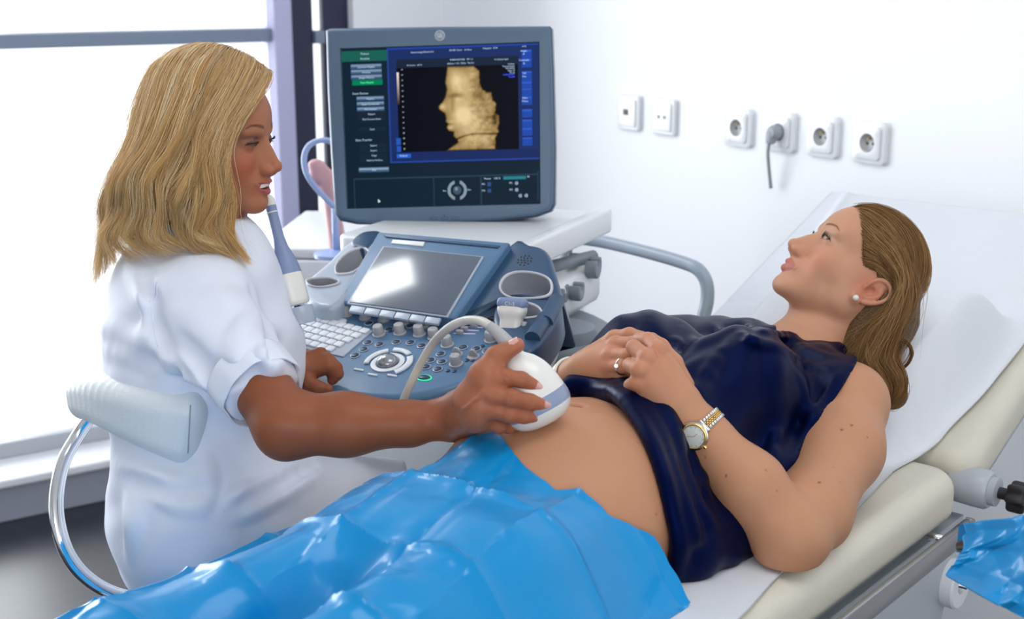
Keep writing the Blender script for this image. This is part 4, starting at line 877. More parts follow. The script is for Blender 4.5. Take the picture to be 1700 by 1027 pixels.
# ---------------------------------------------------------------- probes in the console's holders
M_pblu = mat('probe_blue_grey', (.20, .27, .44), .4, bump=.04, bscale=200)
M_pwh = mat('probe_off_white', (.76, .76, .73), .32, coat=.3)
M_pgr = mat('probe_grey', (.40, .41, .42), .45)
wa, wb = D(492, 506, 2.0), D(444, 322, 2.0); wd = nrm(wb - wa); wf = Fr(wa, np.cross(wd, (0, 1, 0)), np.cross(wd, np.cross(wd, (0, 1, 0)))); wf = wf if wf.z @ wd > 0 else Fr(wa, wf.y, wf.x); Lw = np.linalg.norm(wb - wa)
wp = thing('ultrasound_probe', 'tall slim wand probe with blue shaft standing at the left of the console', 'ultrasound probe', wa)
def band(fr, prof, z0, z1):
    pr_ = np.array(prof); zz = np.linspace(z0, z1, 14); return [(float(np.interp(z, pr_[:, 1], pr_[:, 0])), z) for z in zz]
wprof = [(.0195, 0), (.0215, .003), (.0215, .03 * Lw / .16), (.020, .045 * Lw / .16), (.0195, .052), (.017, .066), (.0105, .085), (.0082, .10), (.0078, .13), (.0082, .148), (.0078, .158), (.005, .163), (.001, .1655)]
wprof = [(r_ * 1.0, z * Lw / .1655) for r_, z in wprof]
mk('handle', *lathe(wf, band(wf, wprof, 0, .047 * Lw / .1655), 32), M_pwh, wp, ang=50)
mk('shaft', *lathe(wf, [(r_ * 1.01, z) for r_, z in band(wf, wprof, .046 * Lw / .1655, .148 * Lw / .1655)], 32), M_pblu, wp, ang=50)
mk('tip', *lathe(wf, [(r_ * 1.01, z) for r_, z in band(wf, wprof, .147 * Lw / .1655, .1655 * Lw / .1655)], 32), M_pwh, wp, ang=50)
mk('collar', *lathe(wf.at(V(0, 0, Lw * .83)), [(.0087, 0), (.0092, .001), (.0087, .002)], 28, cap=False), M_pwh, wp)
mk('holder', *lathe(wf.at(V(0, 0, 0)), [(.020, -.03), (.0235, -.03), (.0240, -.006), (.0225, -.004), (.0218, -.008)], 32), M_lblu, um, ang=40)
cp_ = D(848, 548, 2.02); cf = Fr(cp_, nrm(V(.93, -.3, 0)), V(-.05, .25, .97))
pb_ = thing('ultrasound_probe', 'short white convex probe with blue-grey head in the right holder of the console', 'ultrasound probe', cp_)
s_ = Sol(); s_.box(cf, (0, .010, 0), (.017, .022, .013), .009, 0); s_.box(cf, (0, .034, 0), (.0215, .010, .014), .008, .012)
solmesh('body', s_, [cp_], .0016, M_pwh, pb_, it=1)
s_ = Sol(); s_.box(cf, (0, .041, 0), (.0225, .0085, .0148), .007, 0); solmesh('head', s_, [cp_], .0014, M_pblu, pb_, it=1)
mk('head_mark', *text(Fr(cf(V(0, .038, .015)), cf.x, cf.y), 'C1-5', .008, 0, 0, 0, 'CENTER'), M_pwh, pb_, smooth=False)
mk('side_latch', *rbox(cf, (.021, .006, .0), (.008, .018, .014), .003), M_pgr, pb_, ang=50)
# ---------------------------------------------------------------- furniture behind: white counter, blue loop holder, handle bar
cn = RM.at(V(0, 0, 0)); cc = D(500, 372, 3.25); ci = RM.inv(cc)
ct = thing('white_cabinet', 'low white cabinet with drawers behind the console and monitor', 'cabinet', RM(V(ci[0], ci[1], 0)))
cw = 1.05; hz = onz(500, 362, 0)[2]
topz = D(500, 358, 3.1)[2]
CB = yawf(V(*D(440, 412, 3.02)[:2], 0), math.radians(-4), 0); topz = D(480, 408, 3.04)[2]
M_cab = mat('white_cabinet_laminate', (.80, .82, .85), .35, bump=.03, bscale=100)
mk('worktop', *rbox(CB, (.30, .25, topz - .012), (.64, .50, .024), .006), M_cab, ct, ang=50)
mk('carcass', *rbox(CB, (.30, .26, topz / 2 - .012), (.60, .46, topz - .026), .004), M_cab, ct, ang=50)
for k in range(3):
    for c_ in range(2):
        d_ = mk('drawer_front', *rbox(CB, (-.0 + .30 * c_ + .145, .002, topz - .12 - .2 * k), (.285, .02, .185), .004), M_cab, ct, ang=50)
        mk('handle', *tube([CB(V(-.0 + .30 * c_ + .09, -.018, topz - .08 - .2 * k)), CB(V(-.0 + .30 * c_ + .2, -.018, topz - .08 - .2 * k))], .005, 8), M_steel, d_)
hb = thing('hand_rail', 'grey tubular hand rail curving down behind the patient, right of the console', 'hand rail', D(1178, 480, 2.6) * V(1, 1, 0))
hp = [D(940, 392, 2.85), D(1005, 402, 2.80), D(1080, 420, 2.72), D(1135, 436, 2.66), D(1160, 448, 2.63), D(1173, 470, 2.62), D(1174, 500, 2.62), D(1165, 540, 2.62), D(1150, 640, 2.62)]
mk('rail_tube', *tube(cr(hp, 8), .0135, 18), M_grey if False else mat('grey_blue_tube', (.33, .40, .48), .35, coat=.2), hb)
q = D(1150, 640, 2.62); mk('upright', *tube([q, q * V(1, 1, 0)], .0135, 16), M_grey, hb); q = D(940, 392, 2.85); mk('upright', *tube([q, q * V(1, 1, 0)], .0135, 16), M_grey, hb)
M_loop = mat('pale_blue_plastic', (.36, .47, .78), .35, coat=.3)
lc = D(525, 285, 2.9)
lp = thing('loop_holder', 'pale blue plastic loop holder beside the left edge of the monitor', 'holder', V(lc[0], lc[1], topz))
lpts = [D(556, 345, 2.9), D(530, 318, 2.9), D(510, 290, 2.9), D(505, 262, 2.9), D(513, 242, 2.9), D(532, 233, 2.9), D(552, 236, 2.9), D(566, 255, 2.9)]
mk('loop', *tube(cr(lpts, 8), .0065, 14), M_loop, lp)
qa = D(556, 345, 2.9); mk('stem', *tube([qa, V(qa[0], qa[1], topz)], .008, 14), M_loop, lp); mk('foot', *lathe(Fr(V(qa[0], qa[1], topz), (1, 0, 0), (0, 1, 0)), [(.05, 0), (.05, .008), (.01, .016)], 28), M_loop, lp, ang=40)
s_ = Sol(); c0 = D(530, 288, 2.93); s_.ell(c0, (.022, .018, .028), k=0); s_.ell(c0 + V(.02, 0, -.02), (.02, .016, .03), k=.01); s_.ell(c0 + V(-.008, 0, .02), (.016, .012, .012), k=.01); s_.cone(c0 + V(.02, 0, -.03), V(qa[0] - .0, qa[1] + .03, topz + .02), .016, .02, .01)
pk_ = solmesh('anatomical_model', s_, [c0, V(qa[0], qa[1] + .03, topz)], .003, mat('pink_soft_plastic', (.74, .42, .44), .5, var=.2), None); tag(pk_, 'small pink anatomical model behind the pale blue loop beside the monitor', 'model'); 
# ---------------------------------------------------------------- the patient
pt = thing('person', 'reclining pregnant woman in a navy sleeveless top on the examination table, belly bare', 'person', TF(V(-.4, .29, .0)))
B = Sol(); q = lambda *a: TF(V(*a))
ex, ey, ez = TF.x, TF.y, TF.z
# trunk
B.ell((-.80, .27, .066), (.15, .155, .072), TF, .05)
B.ell((-.605, .285, .058), (.165, .168, .128), TF, .05)
B.ell((-.42, .285, .065), (.16, .145, .095), TF, .06)
B.ell((-.24, .285, .085), (.15, .145, .085), TF, .06)
B.ell((-.12, .285, .100), (.10, .155, .062), TF, .05)
for y_ in (.205, .365): B.ell((-.30, y_, .165), (.070, .066, .060), TF, .04)
B.chain([q(-.86, .19, .05), q(-1.2, .18, .045), q(-1.46, .2, .03)], (.075, .058, .045), .05)
B.chain([q(-.86, .35, .045), q(-1.2, .37, .04), q(-1.46, .38, .03)], (.070, .054, .045), .05)
# shoulders, neck
shN = D(1407, 668, 1.86); shF = q(-.10, .47, .115)
B.cone(q(-.09, .24, .125), shN, .045, .050, .04); B.cone(q(-.09, .34, .125), shF, .045, .05, .04)
nk0, nk1 = D(1345, 575, 2.02), D(1405, 478, 2.06)
B.cone(nk0, nk1, .054, .050, .03); B.cone(q(-.10, .25, .12), nk1, .03, .03, .04); 
for sg in (1, -1): B.cone(q(-.085, .285 + sg * .02, .155), q(-.06, .285 + sg * .15, .14), .010, .012, .02)
B.cone(q(-.078, .275, .172), D(1430, 500, 1.995), .012, .014, .018)
# head: face turned to the monitor, seen from her left
al = math.radians(43); CU = V(0, SP, CP); CFW = V(0, CP, -SP); CR = V(1, 0, 0)
hf = -CR * math.cos(al) + CU * math.sin(al); hu = CR * math.sin(al) + CU * math.cos(al); yw = math.radians(6)
hf = nrm(hf * math.cos(yw) - CFW * math.sin(yw)); hx_ = nrm(np.cross(hf, hu)); hu = np.cross(hx_, hf)
HP = Fr(D(1368, 396, 2.0), hx_, hf); KH = .94; HP = Fr(D(1370, 396, 1.99) - HP.R @ V(-.031, .080, 0) * KH, hx_, hf); HP.k = KH
head_ops(B, HP, full_lips=.98, lid=.0050)
EP = ear_ops(B, HP, -1)
B.cone(HP(V(0, -.03, -.05)), nk1 * .6 + nk0 * .4, .052, .050, .03)
B.lcone(HP, (-.04, .0, -.06), (-.01, .045, -.085), .02, .02, .02)
# near (left) arm
el = D(1312, 893, 1.625); wr = D(1150, 700, 1.66)
B.cone(shN, D(1395, 745, 1.79), .052, .053, .03); B.cone(D(1395, 745, 1.79), D(1345, 850, 1.68), .053, .047, .03); B.cone(D(1345, 850, 1.68), el, .047, .040, .03)
B.cone(el, D(1300, 925, 1.62), .036, .024, .025)
B.cone(el, D(1245, 805, 1.635), .043, .041, .02); B.cone(D(1245, 805, 1.635), D(1175, 725, 1.655), .041, .029, .02); B.flat(D(1175, 725, 1.655), wr, .029, .026, CFW, .85, .012)
# near hand, back of the hand to the camera, fingers curled under
def hD(u_, v_, d_): return D(u_, v_, d_)
mc = [hD(1092, 580, 1.665), hD(1074, 594, 1.65), hD(1063, 613, 1.645), hD(1060, 634, 1.65)]        # knuckles index..little
wl_ = [hD(1140, 660, 1.665), hD(1135, 672, 1.66), hD(1128, 685, 1.66), hD(1122, 693, 1.665)]
for a, b_ in zip(mc, wl_): B.cone(b_, a, .0165, .0105, .010)
B.ell((0, 0, 0), (.030, .034, .016), Fr(hD(1098, 632, 1.668), nrm(mc[0] - mc[3]), nrm(mc[1] - wr)), .012)
B.cone(wr, hD(1118, 665, 1.665), .025, .022, .015)
for a in mc: B.ell(a - CFW * .001, .0112, WORLD, .004)
fg = [[mc[0], hD(1068, 560, 1.685), hD(1076, 572, 1.715), hD(1092, 590, 1.72)], [mc[1], hD(1052, 576, 1.675), hD(1055, 592, 1.712), hD(1075, 606, 1.72)],
      [mc[2], hD(1046, 606, 1.672), hD(1052, 618, 1.708), hD(1072, 628, 1.715)], [mc[3], hD(1048, 640, 1.675), hD(1056, 648, 1.703), hD(1074, 650, 1.71)]]
B.chain([mc[0], hD(1075, 563, 1.69), hD(1060, 562, 1.715)], (.0105, .0088, .008), .004)
for f_ in fg[1:]: B.chain(f_, (.0112, .0095, .0085, .0075), .003)
B.chain([hD(1135, 640, 1.69), hD(1118, 602, 1.70), hD(1098, 575, 1.71), hD(1082, 562, 1.72)], (.014, .0115, .0095, .0085), .006)
# far (right) arm and hand
el2 = D(868, 705, 1.93); wr2 = D(958, 625, 1.79)
B.cone(shF, el2, .048, .040, .03); B.cone(el2, wr2, .036, .0245, .02)
m2 = [hD(1022, 572, 1.745), hD(1014, 590, 1.735), hD(1011, 607, 1.735), hD(1004, 621, 1.745)]
w2_ = [hD(972, 604, 1.775), hD(967, 610, 1.775), hD(965, 617, 1.775), hD(966, 622, 1.78)]
for a, b_ in zip(m2, w2_): B.cone(b_, a, .0165, .0108, .010)
B.ell((0, 0, 0), (.026, .034, .015), Fr(hD(995, 600, 1.762), nrm(m2[0] - m2[3]), nrm(m2[1] - wr2)), .012); B.cone(wr2, hD(985, 606, 1.77), .024, .020, .015)
for a in m2: B.ell(a - CFW * .001, .0118, WORLD, .004)
B.chain([m2[0], hD(1050, 570, 1.725), hD(1068, 586, 1.722), hD(1085, 600, 1.74)], (.0112, .0096, .009, .008), .003)
B.chain([m2[1], hD(1042, 590, 1.708), hD(1062, 600, 1.712), hD(1080, 612, 1.735)], (.0112, .0096, .009, .008), .003)
rg = [m2[2], hD(1036, 608, 1.706), hD(1056, 614, 1.712), hD(1072, 622, 1.735)]
B.chain(rg, (.0110, .0092, .0085, .0078), .003)
B.chain([m2[3], hD(1028, 621, 1.722), hD(1046, 628, 1.728), hD(1060, 634, 1.74)], (.0100, .0082, .0076, .007), .003)
B.chain([hD(990, 585, 1.79), hD(1020, 562, 1.775), hD(1045, 556, 1.76), hD(1066, 560, 1.745)], (.014, .011, .0095, .0085), .006)
# navel
nv = B.hit(956, 671); nn = B.nor(nv)
nx_ = nrm(np.cross(nn, V(.2, .8, .3))); B.cone(nv - nx_ * .0065 - nn * .0015, nv + nx_ * .0065 - nn * .0015, .0048, .0036, .0075, 's'); B.cone(nv - nn * .005 - nx_ * .003, nv - nn * .005 + nx_ * .003, .0040, .0035, .004, 's')
B._a('s', lambda X, Y, Z: Z - (B0[2] + .008) + 0 * X, V(-9, -9, -9), V(9, 9, 9), .004)
def skin_mesh(S, regions, name, m, par, tint):
    """one skin, finer where the detail is: regions = [(test, lo, hi, cell)], first match owns the place"""
    vs, qs, n = [], [], 0
    for i, (test, lo, hi, h) in enumerate(regions):
        def keep(c, i=i, h=h):
            k = regions[i][0](c, h * .6)
            for j in range(i): k &= ~regions[j][0](c, -h * .6)
            return k
        P, Q = S.mesh(lo, hi, h, keep); P = relax(P, Q, 1, .35) if False else P
        vs.append(P); qs.append(Q + n); n += len(P)
    P = np.concatenate(vs); Q = np.concatenate(qs); o = fastmesh(name, P, Q, m, par); c = tint(P); colattr(o, c); return o
def ball(c, r_): c = np.asarray(c); return (lambda P, e_=0: np.linalg.norm(P - c, axis=1) < r_ + e_), c - r_ - .006, c + r_ + .006
def everywhere(P, e_=0): return np.ones(len(P), bool)
hc = HP(V(0, .0, -.0)); bh = ball(hc, .135); hm = hD(1050, 610, 1.70); bhd = ball(hm, .095)
allp = np.array([q(-1.5, .0, -.02), q(-1.5, .6, .3), q(.25, .0, 0), q(.25, .6, .35), el, wr, el2, HP(V(0, 0, .15)), HP(V(0, -.13, 0)), HP(V(0, .13, 0))]); lo_, hi_ = allp.min(0) - .06, allp.max(0) + .06
moles = [(1170, 760), (1205, 790), (1350, 690), (1415, 705), (1440, 725), (1360, 800), (1385, 775), (1398, 712), (1345, 770), (1290, 815), (1012, 668), (1060, 735), (1090, 855), (1338, 562), (1395, 800), (1270, 780)]
mp_ = [B.hit(u_, v_) for u_, v_ in moles]
def tintP(P):
    c = head_tint(P, HP, (.55, .285, .180), (.48, .16, .14), (.13, .06, .03), (.58, .20, .13), blush=.5, lid=(.56, .36, .28))
    far = np.linalg.norm(P - hc, axis=1) > .14; wf = np.clip((np.linalg.norm(P - hc, axis=1) - .11) / .09, 0, 1)[:, None]; c = c * (1 - wf) + np.array((.50, .252, .145)) * wf
    lob = HP.inv(P); w_ = np.exp(-(np.linalg.norm((P - EP.o) / 1, axis=1) / .026) ** 4)[:, None] * np.clip((-.064 - lob[:, :1]) / .006, 0, 1) * .8; c = c * (1 - w_) + np.array((.55, .20, .12)) * w_
    hand = np.linalg.norm(P - hm, axis=1); w_ = np.clip((.10 - hand) / .05, 0, 1)[:, None] * .35; c = c * (1 - w_) + np.array((.54, .23, .15)) * w_
    for a in mc + m2: w_ = np.exp(-(np.linalg.norm(P - a, axis=1) / .012) ** 2)[:, None] * .45; c = c * (1 - w_) + np.array((.54, .18, .11)) * w_
    for p in mp_:
        if p is not None: w_ = np.clip(1.4 - np.linalg.norm(P - p, axis=1) / .0014, 0, 1)[:, None]; c = c * (1 - w_) + np.array((.12, .05, .03)) * w_
    return c
body = skin_mesh(B, [(*bh, .0016), (*bhd, .0017), (*ball(nv, .03), .0016), (everywhere, lo_, hi_, .0036)], 'body', M_skinP, pt, tintP)
for sx in (-1, 1): eye(pt, HP, sx, look=(-.50, 1, .12), iris=(.10, .16, .28)); lashes(pt, HP, sx, B, 1, 44, .0095, .0036, .00025, m=M_lash); lashes(pt, HP, sx, B, -1, 24, .006, .0022, .00014, m=M_lash)
# navy top
G = Sol(); G_bot = Sol(); o_ = .007
G.ell((-.605, .285, .058), (.165 + o_, .168 + o_, .128 + o_), TF, .05)
G.ell((-.42, .285, .072), (.17, .155 + o_, .105 + o_), TF, .06)
G.ell((-.24, .285, .085), (.15 + o_, .15 + o_, .092 + o_), TF, .06)
G.ell((-.12, .285, .100), (.10, .158, .068), TF, .05)
for y_ in (.205, .365): G.ell((-.31, y_, .165), (.082, .074, .067), TF, .045)
G.cone(q(-.33, .20, .165), q(-.50, .22, .15), .06, .04, .05); G.cone(q(-.33, .36, .160), q(-.45, .36, .135), .056, .04, .05)
G.cone(q(-.09, .24, .125), shN, .0515, .0575, .04); G.cone(shN, D(1395, 745, 1.79), .0585, .0590, .02); G.cone(q(-.09, .34, .125), shF, .0515, .0575, .04)
for sg in (1, -1): G.cone(q(-.085, .285 + sg * .02, .160), q(-.06, .285 + sg * .15, .145), .018, .018, .03)
G.chain([q(-.57, .115, .03), q(-.35, .12, .05), q(-.2, .12, .06)], (.036, .045, .04), .04)
hemp = [(935, 643), (962, 636), (1000, 640), (1032, 658), (1062, 700), (1085, 745), (1104, 800), (1117, 855), (1128, 905)]
hp3 = [G.hit(*p) for p in hemp]; 
hq = np.array([TF.inv(p) for p in hp3 if p is not None]); Am = np.c_[np.ones(len(hq)), hq[:, 1], hq[:, 1] ** 2]; co_ = np.linalg.lstsq(Am, hq[:, 0], rcond=None)[0]
hemx = lambda y: co_[0] + co_[1] * np.clip(y, .05, .40) + co_[2] * np.clip(y, .05, .40) ** 2
def hemfn(X, Y, Z):
    x_ = (X - B0[0]) * te[0] + (Y - B0[1]) * te[1]; y_ = (X - B0[0]) * tn[0] + (Y - B0[1]) * tn[1]; return (x_ - hemx(y_)) * .9
G._a('s', hemfn, V(-9, -9, -9), V(9, 9, 9), .006)
fl = [((1130, 548), (1100, 620), (1085, 660)), ((1215, 560), (1165, 640), (1150, 655)), ((1240, 545), (1190, 600), (1160, 625)), ((1080, 520), (1062, 560), (1055, 575)), ((1180, 780), (1140, 830), (1135, 900)), ((1120, 700), (1160, 790), (1190, 900)), ((1340, 620), (1300, 700), (1260, 800)), ((1290, 580), (1330, 640), (1345, 700)), ((1150, 515), (1190, 530), (1230, 550))]
fs = []
for st in fl:
    h_ = [G.hit(*p) for p in st]
    if all(p is not None for p in h_): fs.append(cr(h_, 4))
def gfold(X, Y, Z):
    a = (X - B0[0]) * te[0] + (Y - B0[1]) * te[1]; b_ = (X - B0[0]) * tn[0] + (Y - B0[1]) * tn[1] + 0 * Z; a = a + 0 * Z; z = Z + 0 * a
    return .0022 * np.sin(a * 38 + b_ * 60 + 3 * np.sin(b_ * 20 + z * 25)) * np.sin(a * 21 - z * 30 + 1) + .0016 * np.sin(b_ * 95 - a * 40 + 5 * np.sin(a * 12)) - .001
G.disp(gfold, lo_, hi_)
for c_ in fs: ridge(G, c_[::4] if len(c_) > 8 else c_, .0045, .014, .75)
# rolled hem and folded collar, following the cloth
hr = [p for p in hp3 if p is not None]; hr = [p + nrm(B.nor(p)) * .001 for p in hr]; hr.append(TF(V(TF.inv(hr[-1])[0] + .004, .115, .012)))
G.chain(cr(hr, 4), .0075, .010)
for dx, r_ in ((.022, .006), (.047, .005)):
    pts = []
    for p in hp3:
        if p is None: continue
        t_ = p + te * dx; 
        for _ in range(12): d_ = G.ev(t_)[0]; t_ = t_ - G.nor(t_) * d_
        pts.append(t_)
    G.chain(cr(pts, 3), r_, .014)
nky, nkx = [.05, .17, .22, .29, .33, .38, .46], [-.055, -.065, -.068, -.030, -.036, -.045, -.020]
def neckfn(X, Y, Z):
    x_ = (X - B0[0]) * te[0] + (Y - B0[1]) * te[1]; y_ = (X - B0[0]) * tn[0] + (Y - B0[1]) * tn[1]; return (np.interp(y_, nky, nkx) - x_) * .8 + 0 * Z
G._a('s', neckfn, V(-9, -9, -9), V(9, 9, 9), .005)
ap = D(1398, 612, 1.90); aq = D(1338, 715, 1.80); an_ = nrm(np.cross(nrm(aq - ap), nrm(CFW + te * .15))); an_ = an_ if an_ @ CR > 0 else -an_
def armfn(X, Y, Z):
    d = (X - ap[0]) * an_[0] + (Y - ap[1]) * an_[1] + (Z - ap[2]) * an_[2]; r_ = np.sqrt((X - shN[0]) ** 2 + (Y - shN[1]) ** 2 + (Z - shN[2]) ** 2) - .17; return np.maximum(-d, r_)
G._a('s', armfn, shN - .2, shN + .2, .004)
cl = [G.hit(u_, v_) for u_, v_ in ((1185, 522), (1212, 530), (1240, 538), (1268, 552), (1308, 557), (1338, 582), (1365, 590), (1390, 594))]; cl = [p for p in cl if p is not None]
ridge(G, cl, .006, .010, .45); ridge(G, [p for p in (G.hit(u_, v_) for u_, v_ in ((1190, 540), (1235, 556), (1275, 572), (1312, 590), (1340, 606), (1375, 612))) if p is not None], .004, .012, .7)
ag = [p for p in (G.hit(u_, v_) for u_, v_ in ((1392, 620), (1372, 655), (1350, 690), (1332, 725), (1318, 765))) if p is not None]
if len(ag) > 2: ridge(G, ag, .004, .008, .4)
# bottom edge lying in soft waves on the paper
for (u_, v_) in ((1150, 915), (1210, 922), (1232, 905)):
    p = onz(u_, v_, .865); G.cone(p, q(-.45, .13, .05), .011, .04, .03)
G.plane(q(0, 0, .004), V(0, 0, -1), .003)
M_navyc = mat('navy_satin', (.0012, .0032, .022), .42, spec=.26, tint=(.03, .12, .75), bump=.12, bscale=500, bdist=.0005)
M_navyc.node_tree.nodes['Principled BSDF'].inputs['Sheen Tint'].default_value = (.1, .25, .8, 1)
P, Q = G.mesh(lo_, hi_, .0034); P = relax(P, Q, 2, .4); fastmesh('top', P, Q, M_navyc, pt)
# ---------------------------------------------------------------- the sonographer
fw = nrm(V(.985, .10, 0)); rt_ = np.cross(fw, (0, 0, 1)); ST = Fr(D(335, 660, 1.97), rt_, fw)
sg_ = thing('person', 'blonde woman in a white short-sleeved tunic seated on a stool holding the ultrasound probe', 'person', V(*D(345, 830, 1.97)[:2], .60))
S = Sol()
shR = D(338, 505, 1.84); elR = D(476, 705, 1.70); wrR = D(745, 694, 1.70); shL = D(400, 500, 2.10); elL = D(455, 640, 2.10)
S.ell((0, 0, 0), (.145, .105, .13), Fr(D(330, 560, 1.97), rt_, fw), .04); S.ell((0, 0, 0), (.12, .10, .12), Fr(D(330, 690, 1.97), rt_, fw), .05); S.ell((0, 0, 0), (.16, .13, .13), Fr(D(340, 850, 1.97), rt_, fw), .05)
S.cone(shR, D(352, 450, 1.95), .045, .045, .04); S.cone(shL, D(352, 450, 1.98), .045, .045, .04)
S.cone(D(345, 440, 1.97), D(350, 320, 1.955), .052, .05, .03)
pm = math.radians(3); hfw = nrm(V(.965, -.26, -math.tan(pm))); hrt = nrm(np.cross(hfw, (0, 0, 1)))
HS = Fr(D(0, 0, 1), hrt, hfw); HS = Fr(D(418, 239, 1.888) - HS.R @ V(.031, .079, 0) * .95, hrt, hfw); HS.k = .95
head_ops(S, HS, smile=1, lid=.0026, full_lips=1.0); ear_ops(S, HS, 1)
S.cone(HS(V(0, -.03, -.06)), D(345, 400, 1.965), .052, .05, .03)
# right arm, crossing to the probe
S.cone(shR, elR, .043, .0395, .02); S.cone(elR, D(472, 728, 1.70), .034, .020, .02); S.cone(elR, D(575, 704, 1.70), .0405, .0385, .02); S.cone(D(575, 704, 1.70), D(680, 703, 1.70), .0385, .0285, .02); S.flat(D(680, 703, 1.70), wrR, .0285, .0245, CFW, .85, .01)
# the probe in her hand touches the belly
pc_ = B.hit(905, 700); pd = pc_[1]; dpt = np.dot(pc_ - V(0, 0, CZ), CFW)
pA, pZ = D(850, 586, dpt - .022), D(908, 704, dpt - .012); pax = nrm(pZ - pA); PL = np.linalg.norm(pZ - pA)
PR = Fr(pA, nrm(np.cross(pax, CFW)), np.cross(pax, nrm(np.cross(pax, CFW)))); PR = PR if PR.z @ pax > 0 else Fr(pA, -PR.x, PR.y)
prof = [(.0115, -.004), (.0125, .004), (.0165, .009), (.0235, .017), (.0315, .032), (.0370, .052), (.0402, .072), (.0415, .085), (.0400, .096), (.034, .107), (.022, .1145), (.0, .118)]
ks = PL / .118; prof = [(r_ * 1.0, z * ks) for r_, z in prof]; pr2 = cr([(r_, z, 0) for r_, z in prof], 5)[:, :2]
def psec(z): return float(np.interp(z, pr2[:, 1], pr2[:, 0]))
bandp = lambda z0, z1: [(psec(z), z) for z in np.linspace(z0 * ks, z1 * ks, 16)]
pb3 = thing('ultrasound_probe', 'white rounded probe with a blue band pressed on the bare belly, cable arching left', 'ultrasound probe', pZ)
mk('housing', *lathe(PR, bandp(-.004, .0725), 40, sy=.86), M_pwh, pb3, ang=50)
mk('blue_band', *lathe(PR, [(r_ * 1.004, z) for r_, z in bandp(.072, .093)], 40, sy=.86), M_pblu if False else mat('probe_band_blue', (.25, .31, .45), .35, coat=.3), pb3, ang=50)
mk('probe_head', *lathe(PR, bandp(.0925, .118), 40, sy=.86), M_pwh, pb3, ang=60)
dc = dpt - .022
mk('strain_relief', *tube(cr([PR(V(0, 0, .002)), D(843, 572, dc), D(830, 556, dc + .004), D(812, 540, dc + .01)], 6), [.0115, .0095, .0078, .0062], 18), M_pgr, pb3)
cpts = [D(832, 558, dc + .004), D(812, 540, dc + .010), D(795, 532, dc + .03), D(772, 532, dc + .06), D(745, 544, dc + .09), D(720, 568, 1.76), D(700, 600, 1.79), D(684, 632, 1.80), D(668, 668, 1.81), D(659, 695, 1.82), D(660, 712, 1.87), D(672, 718, 1.95), D(700, 722, 2.1)]
mk('cable', *tube(cr(cpts, 8), .0056, 14), mat('cable_cream', (.62, .60, .53), .4, coat=.2), pb3)
# right hand on the probe
dn = dpt - .045
mcR = [D(806, 634, dn - .008), D(812, 655, dn - .012), D(808, 677, dn - .008), D(798, 697, dn + .006)]
wrs = [D(762, 670, 1.69), D(758, 682, 1.685), D(757, 696, 1.69), D(757, 708, 1.695)]
for a, b_ in zip(mcR, wrs): S.cone(b_, a, .0185, .0120, .010)
S.cone(wrR, D(775, 682, 1.69), .0245, .023, .015); S.ell((0, 0, 0), (.030, .030, .017), Fr(D(785, 675, dn + .005), nrm(mcR[0] - mcR[3]), nrm(mcR[1] - wrR)), .012)
for a in mcR[:3]: S.ell(a - CFW * .0015, .0122, WORLD, .004)
fR = [[mcR[0], D(838, 626, dn - .006), D(866, 630, dn - .004), D(893, 642, dn + .004)], [mcR[1], D(850, 661, dn - .014), D(880, 667, dn - .006), D(906, 672, dn + .003)],
      [mcR[2], D(846, 687, dn - .010), D(870, 690, dn - .002), D(893, 691, dn + .006)], [mcR[3], D(828, 706, dn + .018), D(845, 708, dn + .030), D(858, 706, dn + .040)]]
for f_, rr_ in zip(fR, ((.0122, .0102, .0092, .0076), (.0122, .0104, .0094, .0078), (.0118, .0098, .0088, .0074), (.0105, .0086, .0078, .0068))): S.chain(f_, rr_, .004); S.ell(f_[1] - CFW * .001, rr_[1] * 1.06, WORLD, .003)
th = [D(775, 665, dn + .01), D(803, 622, dn - .002), D(824, 592, dn + .006), D(858, 573, dn + .008)]; S.chain(th, (.019, .0145, .0115, .0092), .010)
S.cone(th[1], mcR[0], .010, .009, .016)
for f_ in fR[:3]:
    for k_ in (1, 2): 
        for dx_ in (-.0022, .0022): p_ = f_[k_] + nrm(f_[k_] - f_[k_ - 1]) * dx_; r0 = (.0102, .0092)[k_ - 1]; s_ax = nrm(np.cross(f_[k_] - f_[k_ - 1], CFW)); c_ = p_ - CFW * (r0 * 1.07); S.cone(c_ - s_ax * .004, c_ + s_ax * .004, .0005, .0005, .0022, 's')
for a_, b_ in ((mcR[0], wrs[0]), (mcR[1], wrs[1]), (mcR[2], wrs[2])):     # tendons and a vein
    S.cone(a_ - CFW * .0105, a_ * .35 + b_ * .65 - CFW * .0145, .0018, .0012, .006)
vn = [S.hit(u_, v_) for u_, v_ in ((768, 680), (780, 672), (788, 664), (795, 660), (802, 648))]; S.chain(cr([p for p in vn if p is not None], 3), .0011, .003)
for u_ in (742, 747, 752):
    w3_ = [S.hit(u_, v_) for v_ in (676, 690, 705)]; S.chain([p for p in w3_ if p is not None], .0005, .0025, 's')
